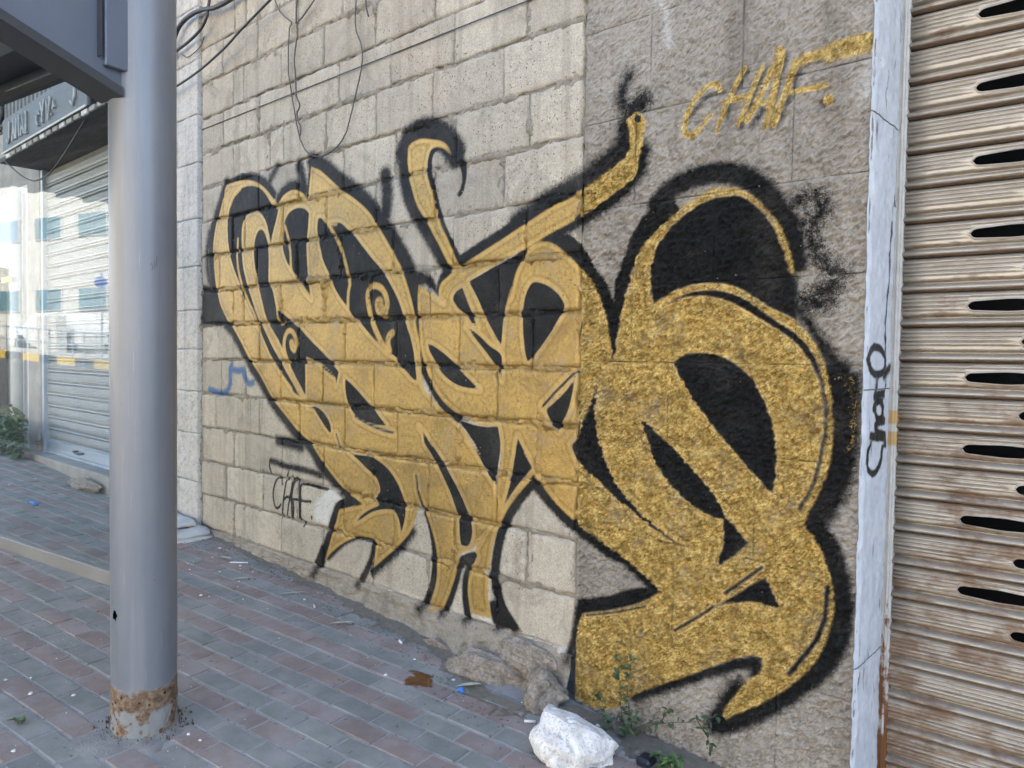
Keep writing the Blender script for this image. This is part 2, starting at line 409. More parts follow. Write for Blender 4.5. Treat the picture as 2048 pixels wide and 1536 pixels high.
kp|0|0.00325|-1909,1360 -1927,1425 -1935,1495 -1936,1565 -1927,1615 -1908,1654 -1883,1675 -1844,1670 -1800,1653 -1756,1622 -1728,1587 -1727,1566 -1748,1540 -1784,1488 -1833,1430 -1877,1385
kp|0|0.00325|-1665,1321 -1673,1283 -1681,1240 -1698,1182 -1721,1142 -1744,1101 -1770,1124 -1795,1156 -1808,1180 -1765,1212 -1717,1252 -1682,1292
ks|0.007|0.00325|-1821,1194 -1748,1261 -1668,1329
kp|0|0.0039|-2403,1162 -2338,1133 -2275,1107 -2199,1093 -2125,1090 -2060,1098 -2047,1047 -2041,990 -2042,1042 -2049,970 -2069,852 -2107,894 -2150,941 -2193,986 -2238,1026 -2152,969 -2212,1033 -2275,1088 -2346,1121
kp|0|0.0039|-1954,1067 -1928,1026 -1894,984 -1917,1000 -1870,947 -1937,881 -1991,815 -2026,765 -2003,837 -1981,911 -1965,990 -1965,987
kp|0|0.0039|-2549,1062 -2518,1030 -2507,989 -2458,941 -2399,876 -2342,799 -2304,734 -2281,686 -2275,618 -2265,568 -2221,575 -2197,625 -2203,680 -2224,727 -2260,778 -2315,847 -2372,911 -2429,964 -2478,1005 -2458,978 -2510,1036
kp|0|0.0052|-2273,519 -2220,545 -2177,559 -2164,543 -2197,493 -2273,484
kp|0|0.0039|-3075,895 -2991,889 -2898,891 -2808,865 -2742,830 -2688,782 -2645,719 -2628,667 -2638,611 -2663,545 -2674,605 -2707,648 -2761,650 -2827,637 -2895,613 -2964,573 -3023,542 -2964,595 -2895,634 -2827,662 -2844,691 -2823,736 -2851,789 -2932,830 -3003,866
kp|0|0.0052|-3172,623 -3061,676 -2959,646 -3109,604 -3184,588
ks|0.008|0.0039|-2564,837 -2553,778 -2533,734
kp|0|0.0039|-2553,793 -2535,738 -2517,683 -2513,710 -2538,760 -2554,798
kp|0|0.0039|-1356,1626 -1361,1680 -1347,1732 -1329,1773 -1300,1810 -1254,1850 -1198,1881 -1143,1901 -1083,1904 -1041,1898 -1000,1872 -959,1829 -923,1777 -897,1716 -876,1654 -864,1639 -853,1638 -851,1503 -892,1523 -941,1548 -997,1584 -1049,1613 -1103,1626 -1157,1629 -1214,1624 -1271,1606 -1318,1582 -1349,1567
kp|0|0.0039|-1312,1555 -1271,1580 -1224,1599 -1168,1608 -1113,1606 -1059,1593 -1007,1569 -955,1533 -905,1499 -867,1474 -828,1441 -800,1400 -780,1360 -770,1323 -782,1323 -803,1368 -832,1410 -861,1442 -905,1473 -955,1503 -1006,1533 -1058,1562 -1112,1581 -1179,1589 -1247,1581
ks|0.007|0.0039|-809,1401 -785,1355 -770,1305 -761,1255 -758,1210 -760,1159 -768,1103 -780,1046 -801,988 -828,935
kp|0|0.0039|-1265,1370 -1242,1389 -1202,1402 -1151,1405 -1102,1398 -1064,1383 -1027,1359 -990,1331 -964,1293 -943,1255 -922,1208 -908,1156 -901,1099 -902,1032 -908,975 -930,985 -966,1020 -1013,1064 -1057,1109 -1106,1156 -1158,1213 -1192,1253 -1223,1303 -1253,1350
gs|0.006|0.006|-1277,1367 -1255,1334 -1228,1298
kp|0|0.0039|-1386,1173 -1357,1158 -1307,1119 -1258,1086 -1210,1043 -1163,1002 -1123,965 -1095,933 -1072,901 -1061,877 -1034,857 -1007,826 -987,805 -1016,770 -1052,738 -1081,719 -1084,741 -1069,785 -1068,831 -1072,868 -1115,872 -1172,892 -1230,930 -1279,972 -1316,1016 -1342,1067 -1362,1120 -1379,1151
kp|0|0.0052|-1564,1306 -1576,1240 -1578,1183 -1569,1115 -1547,1048 -1515,983 -1480,931 -1426,882 -1374,840 -1311,806 -1250,774 -1185,752 -1238,760 -1298,784 -1367,816 -1426,852 -1486,882 -1548,925 -1612,964 -1663,1005 -1686,1053 -1650,1097 -1630,1156 -1596,1222 -1574,1294
kp|0|0.0039|-925,709 -907,676 -889,645 -875,621 -917,621 -959,623 -1007,612 -1057,594 -1125,559 -1070,597 -1008,647 -961,687
ks|0.006|0.0039|-1235,464 -1154,528 -1096,579
ks|0.007|0.0052|-1058,630 -997,685 -938,739
ks|0.009|0.0052|-740,718 -742,641 -761,569 -797,504 -842,434
ks|0.01|0.0065|-1074,729 -1050,794
ks|0.005|0.0039|-1605,424 -1474,469 -1352,518
gs|-0.006|0.045|-722,1338 -696,1312 -682,1268 -684,1215 -679,1166 -695,1128
gs|-0.006|0.04|-692,1335 -674,1282 -670,1229 -675,1175
gs|-0.012|0.04|-3734,1044 -3630,987 -3529,905 -3419,854 -3492,826 -3590,746
gs|-0.008|0.02|-2819,772 -2781,801 -2724,754 -2668,755
gs|-0.006|0.02|-1792,745 -1784,712 -1769,692
ks|0.006|0.013|-1029,2286 -1046,2256 -1075,2200 -1095,2153
ks|0.006|0.013|-970,2272 -992,2227 -1019,2160 -1042,2114
ks|0.006|0.013|-1006,2113 -972,2151
ks|0.006|0.013|-906,2299 -918,2248 -934,2197 -946,2145 -948,2096
ks|0.006|0.013|-858,2261 -873,2216 -894,2167 -925,2097
ks|0.006|0.013|-842,2257 -769,2259
ks|0.006|0.013|-797,2143 -791,2129
ks|0.006|0.013|-1106,2236 -1170,2227 -1221,2178
gs|0.0093|0.004|-1122,2245 -1127,2262 -1145,2267 -1177,2257 -1209,2229 -1231,2192 -1240,2152 -1234,2124 -1212,2114 -1186,2133 -1149,2167
gs|0.0089|0.004|-1038,2293 -1058,2259 -1087,2203 -1108,2161 -1125,2113
gs|0.0089|0.004|-983,2279 -1004,2235 -1029,2174 -1055,2118
gs|0.0089|0.004|-1102,2201 -1069,2202 -1032,2203
gs|0.0103|0.004|-925,2312 -942,2278 -963,2237 -993,2177 -1023,2128
gs|0.0103|0.004|-919,2303 -927,2261 -940,2210 -952,2152 -964,2097
gs|0.0157|0.004|-925,2312 -928,2278
gs|0.0079|0.004|-990,2168 -959,2171
gs|0.0108|0.004|-875,2267 -889,2231 -905,2191 -925,2141 -938,2102
gs|0.015|0.008|-875,2267 -848,2274 -796,2277 -745,2278
gs|0.028|0.014|-770,2273 -720,2275 -681,2273 -650,2273
gs|0.0084|0.004|-883,2184 -845,2183 -785,2184
gs|0.0148|0.004|-778,2140 -777,2137
ks|0.0075|0.00325|-3679,652 -3683,680 -3699,691 -3725,687 -3752,655 -3771,619 -3777,585 -3770,549 -3755,522 -3732,515 -3705,529 -3698,542
ks|0.0075|0.00325|-3620,730 -3639,685 -3653,631 -3668,575 -3678,512 -3686,453
ks|0.0075|0.00325|-3573,718 -3583,668 -3597,613 -3615,554 -3633,478
ks|0.0075|0.00325|-3664,572 -3634,592 -3597,593 -3590,582
ks|0.0075|0.00325|-3582,478 -3586,538 -3586,599 -3576,649 -3554,692 -3533,710 -3515,700 -3511,649 -3507,586 -3506,530 -3503,486
ks|0.0075|0.00325|-3568,587 -3511,593 -3454,593 -3399,599
ks|0.0075|0.00325|-3575,576 -3564,529 -3578,478
ks|0.0075|0.00325|-3497,679 -3496,611 -3496,539 -3492,496 -3467,484
ks|0.0075|0.00325|-3497,679 -3420,686 -3338,683 -3246,682
ks|0.0075|0.00325|-3391,521 -3388,508
ks|0.0075|0.00325|-3457,482 -3460,457
ws|0.008|0.01|-1340,2592 -1321,2532 -1313,2469 -1308,2438
ws|0.012|0.05|-657,2221 -668,2179 -676,2130
ks|0.02408|0.026|-1462,2371 -1493,2318 -1480,2263
bs|0.02|0.012|-4248,1311 -4271,1272 -4263,1226 -4279,1172 -4326,1139 -4422,1135 -4537,1150
bs|0.02|0.014|-4248,1280 -4172,1275 -4112,1283 -4097,1239 -4039,1203 -3996,1212
wp|0|0.06|-3233,685 -3181,673 -3124,658 -3181,620 -3244,500 -3350,514 -3351,592
wp|0|0.01|-2936,244 -2755,269 -2586,273 -2495,267 -2505,241 -2648,245 -2799,246
wp|0|0.01|-2342,267 -2215,275 -2070,295 -2070,268 -2215,250 -2332,246
wp|0|0.01|-1909,267 -1811,270 -1703,270 -1709,240 -1811,246 -1894,253"""
JPAINT = """ks|0.012|0.004|73,1426 30,1411 16,1387 36,1362 90,1346 151,1350 178,1369 170,1397 128,1420 73,1426
ks|0.005|0.004|179,1463 183,1393 195,1321 182,1288
ks|0.008|0.006|216,1879 225,1856
ks|0.009|0.006|203,1797 200,1754
ks|0.006|0.004|200,1754 191,1649 176,1532 178,1391
ks|0.014|0.008|289,1376 223,1364 176,1340
ks|0.012|0.004|89,1281 135,1287 182,1286
ks|0.012|0.004|85,1245 106,1262 153,1265 179,1241 166,1213 119,1215 101,1240
ks|0.014|0.004|192,1205 128,1206 106,1193 124,1173 197,1159 208,1134
ks|0.012|0.004|56,1169 133,1158 205,1153
ks|0.011|0.004|66,1145 44,1115 51,1078 90,1055 136,1060 165,1085 184,1126
ks|0.012|0.01|100,1323 96,1286"""


def parse(txt):
    ops = []
    for ln in txt.strip().split('\n'):
        a, r, so, p = ln.split('|')
        ops.append((a[0], a[1], float(r), float(so), np.array([[int(c) for c in q.split(',')] for q in p.split()], float) / 1000))
    return ops


def soften(P, closed):
    """Catmull-Rom through smooth vertices, straight at sharp corners"""
    m = len(P)
    if m < 3: return P
    corner = []
    for i in range(m):
        if not closed and i in (0, m - 1): corner.append(True); continue
        a = P[i] - P[i - 1]; b = P[(i + 1) % m] - P[i]
        ca = (a @ b) / (np.linalg.norm(a) * np.linalg.norm(b) + 1e-9); corner.append(ca < 0.55)
    out = []
    for i in range(m if closed else m - 1):
        j = (i + 1) % m; p1, p2 = P[i], P[j]; d = np.linalg.norm(p2 - p1)
        t1 = (p2 - p1) if corner[i] else (P[j] - P[i - 1]) * .5
        t2 = (p2 - p1) if corner[j] else (P[(j + 1) % m] - P[i]) * .5
        for t in (t1, t2):
            l = np.linalg.norm(t)
            if l > d: t *= d / l
        for k in range(3):
            s = k / 3
            out.append((2 * s ** 3 - 3 * s ** 2 + 1) * p1 + (s ** 3 - 2 * s ** 2 + s) * t1 + (-2 * s ** 3 + 3 * s ** 2) * p2 + (s ** 3 - s ** 2) * t2)
    if not closed: out.append(P[-1])
    return np.array(out)


def seg_dist(px, py, P, closed):
    d2 = np.full(px.shape, 1e9); ins = np.zeros(px.shape, bool); m = len(P)
    for i in range(m if closed else m - 1):
        a = P[i]; b = P[(i + 1) % m]; e = b - a
        t = np.clip(((px - a[0]) * e[0] + (py - a[1]) * e[1]) / (e @ e + 1e-12), 0, 1)
        dx = px - a[0] - t * e[0]; dy = py - a[1] - t * e[1]
        d2 = np.minimum(d2, dx * dx + dy * dy)
        if closed:
            c = ((a[1] <= py) != (b[1] <= py))
            with np.errstate(divide='ignore', invalid='ignore'):
                ins ^= c & (px < (b[0] - a[0]) * (py - a[1]) / (b[1] - a[1]) + a[0])
    d = np.sqrt(d2)
    return np.where(ins, -d, d) if closed else d


class Field:
    """four paint layers (gold, black, blue, white) as signed distances, and the edge softness of the black"""

    def __init__(s, txt, x0, x1, z0, z1, h):
        s.x0, s.z0, s.h = x0, z0, h
        nx = int((x1 - x0) / h) + 1; nz = int((z1 - z0) / h) + 1
        s.X = x0 + h * np.arange(nx); s.Z = z0 + h * np.arange(nz)
        far = 0.5
        s.a = {c: np.full((nx, nz), far) for c in 'gkbw'}; s.a['s'] = np.full((nx, nz), .01); s.a['t'] = np.full((nx, nz), .008)
        for col, kind, r, so, P in parse(txt):
            P = soften(P, kind == 'p'); mg = r + .12
            i0 = max(0, int((P[:, 0].min() - mg - x0) / h)); i1 = min(nx, int((P[:, 0].max() + mg - x0) / h) + 2)
            j0 = max(0, int((P[:, 1].min() - mg - z0) / h)); j1 = min(nz, int((P[:, 1].max() + mg - z0) / h) + 2)
            if i1 <= i0 or j1 <= j0: continue
            gx, gy = np.meshgrid(s.X[i0:i1], s.Z[j0:j1], indexing='ij')
            d = seg_dist(gx, gy, P, kind == 'p')
            if kind == 's': d = d - r
            sl = (slice(i0, i1), slice(j0, j1))
            if col == 'k':
                near = d < s.a['k'][sl]
                s.a['s'][sl] = np.where(near, so, s.a['s'][sl])
                s.a['k'][sl] = np.minimum(s.a['k'][sl], d); s.a['g'][sl] = np.maximum(s.a['g'][sl], -d)
            elif col == 'g':
                near = d < s.a['g'][sl]
                s.a['t'][sl] = np.where(near, so, s.a['t'][sl])
                s.a['g'][sl] = np.minimum(s.a['g'][sl], d)
            else:
                s.a[col][sl] = np.minimum(s.a[col][sl], d)
        a = s.a['s']
        for _ in range(3):
            a = (a + np.roll(a, 1, 0) + np.roll(a, -1, 0) + np.roll(a, 1, 1) + np.roll(a, -1, 1)) / 5
        s.a['s'] = a

    def at(s, x, z):
        u = np.clip((x - s.x0) / s.h, 0, len(s.X) - 1.001); v = np.clip((z - s.z0) / s.h, 0, len(s.Z) - 1.001)
        i = u.astype(int); j = v.astype(int); fu = u - i; fv = v - j; o = {}
        for k, n in (('g', 'gold'), ('k', 'black'), ('b', 'blue'), ('w', 'white'), ('s', 'ksoft'), ('t', 'gsoft')):
            A = s.a[k]
            o[n] = A[i, j] * (1 - fu) * (1 - fv) + A[i + 1, j] * fu * (1 - fv) + A[i, j + 1] * (1 - fu) * fv + A[i + 1, j + 1] * fu * fv
        return o


FLD = Field(PAINT, -5.0, -0.6, -0.1, 3.3, .005)
JFLD = Field(JPAINT, -0.1, 0.4, 0.0, 3.3, .004)


def paint_layers(t, col, rough, metal, wear=0.0, v=None, gold=((.44, .285, .084), (.19, .120, .036)), gmetal=.42, grough=.42, kc2=1.0, spk=True, relief=None):
    """lays white, blue, black and gold over a bare surface colour"""
    v = v or t.pos()
    nz = t.noise(v, 260, 3, .6); nz2 = t.noise(v, 55, 4, .65); nzl = t.noise(v, 7, 3, .5)
    j = t.math('SUBTRACT', nz, .5); j2 = t.math('SUBTRACT', nz2, .5)
    jit = t.math('ADD', j, t.math('MULTIPLY', j2, .8))
    ks = t.attr('ksoft'); gs = t.attr('gsoft')

    def cover(a, so, amp, cap=.026):
        d = t.math('ADD', t.attr(a), t.math('MULTIPLY', jit, t.math('MULTIPLY', so, amp)))
        w = t.math('MINIMUM', so, cap) if not isinstance(so, float) else so
        return t.mrange(d, t.math('MULTIPLY', w, -1.0), w, 1.0, 0.0)
    cw = t.mrange(t.math('ADD', t.attr('white'), t.math('MULTIPLY', jit, .05)), -.02, .03, .6, 0.0)
    col = t.mix(cw, col, (.60, .59, .56))
    cb = cover('blue', .012, 2.4)
    col = t.mix(t.math('MULTIPLY', cb, .85), col, (.035, .10, .22))
    ck = cover('black', ks, 2.2)
    kc = t.ramp(nz2, [(.3, (.0035, .0037, .004)), (.75, (.012, .0125, .013))])
    col = t.mix(t.math('MULTIPLY', ck, t.mrange(t.math('ADD', t.math('MULTIPLY', nz, .5), t.math('MULTIPLY', nzl, .5)), .34, .50, .90, .99)), col, kc)
    rough = t.mix(ck, rough, (.55, .55, .55)) if not isinstance(rough, float) else t.mix(ck, (rough,) * 3, (.55, .55, .55))
    cg = cover('gold', gs, 1.9, .007)
    thin = t.mrange(t.math('ADD', t.math('MULTIPLY', nzl, .55), t.math('MULTIPLY', nz2, .45)), .33, .47, 1.0 - wear, 1.0)
    cg = t.math('MULTIPLY', cg, thin)
    if spk:
        wn_ = t.n('ShaderNodeTexVoronoi', feature='F1'); t.l(v, wn_.inputs['Vector']); wn_.inputs['Scale'].default_value = 45
        dots = t.mrange(wn_.outputs['Distance'], .05, .12, 1.0, 0.0)
        sep = t.n('ShaderNodeSeparateColor'); t.l(wn_.outputs['Color'], sep.inputs[0])
        some = t.mrange(t.math('ADD', sep.outputs[0], t.math('MULTIPLY', t.math('SUBTRACT', nzl, .5), 1.6)), .86, .9)
        dots = t.math('MULTIPLY', t.math('MULTIPLY', dots, some), ck)
        cg2 = t.math('MAXIMUM', cg, t.math('MULTIPLY', dots, .9))
        col = t.mix(t.math('MULTIPLY', dots, .9), col, (.62, .52, .30))
    gcol = t.ramp(t.math('ADD', t.math('MULTIPLY', nz, .42), t.math('ADD', t.math('MULTIPLY', nz2, .38), t.math('MULTIPLY', nzl, .2))), [(.37, gold[1]), (.57, gold[0])])
    gd = t.attr('gold')                                  # the outline pass of the can: a denser rim, then a thin dull line
    rim = t.math('MULTIPLY', t.mrange(gd, -.020, -.012, 0, 1), .28)
    gcol = t.mix(rim, gcol, (min(1, gold[0][0] * 1.35), gold[0][1] * 1.35, gold[0][2] * 1.5))
    dl = t.mrange(t.math('ABSOLUTE', t.math('ADD', gd, .025)), .003, .007, .30, 0)
    gcol = t.mix(dl, gcol, (gold[1][0] * .7, gold[1][1] * .7, gold[1][2] * .7))
    grime = t.noise(v, 2.2, 5, .7, .6)
    gcol = t.mix(t.mrange(grime, .50, .72, 0, .6), gcol, (gold[1][0] * .75, gold[1][1] * .78, gold[1][2] * .95))
    if relief is not None:      # relief light painted into the gold: glints on high points, shade in hollows
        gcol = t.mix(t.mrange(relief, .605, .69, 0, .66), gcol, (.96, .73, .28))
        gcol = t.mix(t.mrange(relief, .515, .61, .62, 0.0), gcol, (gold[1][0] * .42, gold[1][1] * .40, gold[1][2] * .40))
    col = t.mix(cg, col, gcol)
    rough = t.mix(cg, rough, (grough,) * 3)
    metal = t.math('MULTIPLY', cg, gmetal)
    t.spec = t.math('MULTIPLY', t.mrange(ck, 0, 1, .25, .13), t.mrange(cg, 0, 1, 1.0, 1.4))
    return col, rough, metal, cg, ck


def mat_block(name, c1, c2, mortar=False):
    t = NT(name); v = t.pos()
    big = t.noise(v, 3.0, 4, .55); mid = t.noise(v, 22, 5, .65); fine = t.noise(v, 170, 3, .7)
    col = t.ramp(t.math('ADD', t.math('MULTIPLY', big, .4), t.math('MULTIPLY', mid, .6)), [(.30, c1), (.70, c2)])
    streak = t.noise(t.pos((14, 14, .8)), 1.0, 4, .6)
    col = t.mix(t.mrange(streak, .48, .70, 0, .5), col, (c1[0] * .58, c1[1] * .57, c1[2] * .56))
    col = t.mix(t.mrange(t.rnd(), 0, 1, 0, .5, False), col, (c1[0] * .66, c1[1] * .67, c1[2] * .70))
    pk = t.noise(v, 1.7, 3, .6)
    col = t.mix(t.mrange(pk, .55, .75, 0, .3), col, (c2[0] * .9, c2[1] * .78, c2[2] * .72))
    sm = t.noise(v, 4.5, 5, .7, .8)
    col = t.mix(t.mrange(sm, .50, .70, 0, .6), col, (c1[0] * .55, c1[1] * .55, c1[2] * .56))
    col = t.mix(t.mrange(fine, .35, .62, .42, 0), col, (.12, .11, .095))
    pv = t.n('ShaderNodeTexVoronoi', feature='F1'); t.l(v, pv.inputs['Vector']); pv.inputs['Scale'].default_value = 58
    sp = t.n('ShaderNodeSeparateColor'); t.l(pv.outputs['Color'], sp.inputs[0])
    pit = t.math('MULTIPLY', t.mrange(pv.outputs['Distance'], .09, .20, 1.0, 0.0), t.mrange(sp.outputs[1], .66, .76))
    pv2 = t.n('ShaderNodeTexVoronoi', feature='F1'); t.l(v, pv2.inputs['Vector']); pv2.inputs['Scale'].default_value = 150
    sp2 = t.n('ShaderNodeSeparateColor'); t.l(pv2.outputs['Color'], sp2.inputs[0])
    pit2 = t.math('MULTIPLY', t.mrange(pv2.outputs['Distance'], .10, .26, 1.0, 0.0), t.mrange(sp2.outputs[1], .66, .74))
    pits = t.math('MAXIMUM', pit, t.math('MULTIPLY', pit2, .8))
    col, ro, me, cg, ck = paint_layers(t, col, .9, 0.0, .42 if not mortar else .5, v, *((((.34, .22, .07), (.20, .125, .04)),) if mortar else ()))
    col = t.mix(t.math('MULTIPLY', pits, .8), col, (.045, .036, .028))
    h = t.math('ADD', t.math('MULTIPLY', fine, .35), t.math('MULTIPLY', mid, .65))
    h = t.math('SUBTRACT', h, t.math('MULTIPLY', pits, .9))
    return t.set(col, ro, t.math('MULTIPLY', me, t.math('SUBTRACT', 1.0, pits)), t.bump(h, .9 if not mortar else 1.0, .006), t.spec)


def mat_hewn(name, c1, c2, gm=.62, hd=.020):
    t = NT(name); v = t.pos()
    big = t.noise(v, 2.5, 4, .55); mid = t.noise(t.pos2((0, rad(38), 0), (.6, 1, 1.4)), 70, 4, .65, .5); fine = t.noise(v, 170, 3, .7)
    col = t.ramp(t.math('ADD', t.math('MULTIPLY', big, .55), t.math('MULTIPLY', mid, .45)), [(.30, c1), (.68, c2)])
    col = t.mix(t.mrange(mid, .30, .44, .25, 0), col, (c1[0] * .42, c1[1] * .40, c1[2] * .40))
    wh = t.noise(v, 9, 5, .75, 1.0)
    col = t.mix(t.mrange(wh, .62, .76, 0, .55), col, (.56, .53, .49))
    streak = t.noise(t.pos((7, 7, .45)), 1.0, 5, .65)
    col = t.mix(t.mrange(streak, .48, .70, 0, .55), col, (c1[0] * .5, c1[1] * .48, c1[2] * .46))
    an = t.noise(t.pos2((0, rad(38), 0), (.6, 1, 1.4)), 115, 4, .66, .3)
    lo = t.noise(v, 22, 3, .6)
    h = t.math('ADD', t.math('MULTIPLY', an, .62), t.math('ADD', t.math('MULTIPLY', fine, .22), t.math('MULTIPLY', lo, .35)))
    col = t.mix(t.mrange(h, .50, .60, .5, 0.0), col, (c1[0] * .45, c1[1] * .44, c1[2] * .43))  # shade of the hollows painted into the bare stone colour
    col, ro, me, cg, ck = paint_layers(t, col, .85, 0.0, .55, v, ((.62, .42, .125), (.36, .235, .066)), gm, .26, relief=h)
    return t.set(col, ro, me, t.bump(h, 1.0, hd), t.spec)


M_BLOCK = mat_block('block_concrete', (.385, .335, .255), (.575, .51, .398))
M_MORTAR = mat_block('mortar_cement', (.23, .20, .155), (.40, .355, .28), True)
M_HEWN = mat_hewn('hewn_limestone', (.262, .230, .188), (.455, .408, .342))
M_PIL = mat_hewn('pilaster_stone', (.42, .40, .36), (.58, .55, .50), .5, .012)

# ------------------------------------------------------------------ block and stone builders
def face_grid(x0, x1, z0, z1, h):
    nx = max(2, int(round((x1 - x0) / h)) + 1); nz = max(2, int(round((z1 - z0) / h)) + 1)
    X, Z = np.meshgrid(np.linspace(x0, x1, nx), np.linspace(z0, z1, nz), indexing='ij')
    return X, Z, nx, nz


def grid_faces(nx, nz, off=0):
    i, j = np.meshgrid(np.arange(nx - 1), np.arange(nz - 1), indexing='ij')
    a = (i * nz + j).ravel() + off
    return np.stack([a, a + nz, a + nz + 1, a + 1], 1)


def add_skirt(V, F, nx, nz, depth_y):
    """closes a front grid with sides and a back"""
    ring = [i * nz for i in range(nx)] + [(nx - 1) * nz + j for j in range(1, nz)] + [i * nz + nz - 1 for i in range(nx - 2, -1, -1)] + [j for j in range(nz - 2, 0, -1)]
    ring = np.array(ring); b = V[ring].copy(); b[:, 1] = depth_y
    n = len(V); m = len(ring); k = np.arange(m)
    S = np.stack([ring, n + k, n + (k + 1) % m, ring[(k + 1) % m]], 1)
    return np.vstack([V, b]), np.vstack([F, S]), ring


def masonry(name, parent, x0, x1, z0, z1, mat, h, relief, edge, depth=.05, y=0.0, fld=FLD, jit=0.0, seed=0, margin=0.0):
    X, Z, nx, nz = face_grid(x0, x1, z0, z1, h)
    de = np.minimum(np.minimum(X - x0, x1 - X), np.minimum(Z - z0, z1 - Z))
    D = relief(X, Z)
    if margin > 0: D = D * np.clip(de / margin, 0, 1)
    en = fbm(X, Z, 28, 3, seed)
    ew = edge * (1 + 1.4 * en)
    q = np.clip(1 - de / np.maximum(ew, 1e-4), 0, 1)
    Y = y + D + q * q * edge * 0.9
    wob = jit * fbm(X + 3.3, Z, 14, 3, seed + 3) * (de < h * .5)
    Xv = X + wob * np.where((X - x0 < 1e-6) | (x1 - X < 1e-6), 1, 0); Zv = Z + wob * np.where((Z - z0 < 1e-6) | (z1 - Z < 1e-6), 1, 0)
    V = np.stack([Xv.ravel(), Y.ravel(), Zv.ravel()], 1)
    F = grid_faces(nx, nz)
    V, F, ring = add_skirt(V, F, nx, nz, y + depth)
    at = fld.at(V[:, 0], V[:, 2])
    return mk(name, V, F, mat, parent, True, at)


# ------------------------------------------------------------------ concrete block wall
RH = .215; Z00 = 1.3375; XL, XR = -4.64, -1.655
JT = {8: [-4.37, -3.96, -3.55, -3.15, -2.75, -2.34, -1.94], 7: [-4.24, -4.12, -3.71, -3.31, -2.89, -2.47, -2.06],
      6: [-4.35, -3.94, -3.57, -3.18, -2.77, -2.35, -1.94], 5: [-4.24, -3.83, -3.69, -3.28, -2.88, -2.48, -2.06],
      4: [-4.35, -3.94, -3.54, -3.13, -2.73, -2.33, -1.92], 3: [-4.24, -4.10, -3.69, -3.28, -2.87, -2.46, -2.05],
      2: [-4.40, -3.96, -3.55, -3.15, -2.74, -2.34, -1.93], 1: [-4.23, -4.11, -3.71, -3.30, -2.90, -2.49, -2.07],
      0: [-4.42, -3.93, -3.53, -3.12, -2.71, -2.30, -1.89], -1: [-4.38, -4.08, -3.70, -3.30, -2.88, -2.47, -2.07],
      -2: [-4.45, -4.03, -3.93, -3.52, -3.11, -2.70, -2.29, -1.85], -3: [-4.22, -4.09, -3.69, -3.29, -2.88, -2.48, -2.07],
      -4: [-4.32, -3.89, -3.53, -3.12, -2.72, -2.31, -1.90], -5: [-4.22, -3.69, -3.29, -2.87, -2.47, -2.06]}
for k in range(9, 14):
    JT[k] = [x + (.02 if k % 2 else -.01) for x in JT[7 if k % 2 else 8]]
wall = empty('block_wall', (-3.15, 0, .25), 'grey concrete block wall painted with gold and black graffiti, behind the round post', 'wall')
joints = []          # (x0,x1,z0,z1) of mortar
rw = random.Random(5)
for k in sorted(JT):
    z0 = Z00 + RH * k; z1 = z0 + RH
    xs = [XL + .004] + JT[k] + [XR - .004]
    hj = .0065 + rw.random() * .004
    for a, b in zip(xs[:-1], xs[1:]):
        vj = rw.choice([.0025, .003, .004, .007])
        yo = rw.uniform(-.004, .004)
        tilt = rw.uniform(-.006, .006); sd = rw.randrange(8)
        masonry('block', wall, a + vj, b - rw.choice([.0025, .003, .004, .007]), z0 + hj * rw.uniform(.6, 1.1), z1 - hj * rw.uniform(.5, 1.0), M_BLOCK, .0105,
                lambda X, Z, t=tilt, s=sd: .0022 * fbm(X, Z, 9, 3, s) + t * (X - X.mean()) * .5 - .0012 * fbm(X, Z, 40, 2, s), .0048, .05, yo, FLD, .012, sd)
# mortar: a rough recessed sheet, kept only where joints show
h = .009
X, Z, nx, nz = face_grid(XL - .01, XR + .005, Z00 - 5 * RH - .02, Z00 + 14 * RH, h)
rowf = (Z - Z00) / RH; kf = np.floor(rowf + 1e-6).astype(int); dz = np.abs(rowf - np.round(rowf)) * RH
dv = np.full(X.shape, 1.0)
for k in JT:
    for x in [XL, XR] + JT[k]:
        dv = np.where(kf == k, np.minimum(dv, np.abs(X - x)), dv)
dj = np.minimum(dz, dv)
Y = .0105 + .017 * fbm(X, Z, 34, 4, 2, .62) + .010 * fbm(X, Z, 5, 2, 5)
smear = np.clip(fbm(X, Z, 4.0, 3, 8) * 3.2 - .35, 0, 1) * np.clip(1 - dj / .028, 0, 1)
Y = Y - smear * .020
keep = (dj < .034)
F = grid_faces(nx, nz); kv = keep.ravel(); F = F[kv[F].all(1)]
used = np.unique(F); rm = np.full(nx * nz, -1); rm[used] = np.arange(len(used))
V = np.stack([X.ravel(), Y.ravel(), Z.ravel()], 1)[used]
at = FLD.at(V[:, 0], V[:, 2]); at['gold'] = at['gold'] + .004
mk('mortar', V, rm[F], M_MORTAR, wall, True, at)
MB().box(XL, XR, .045, .2, .05, Z00 + 14 * RH).build('wall_core', M_MORTAR, wall)

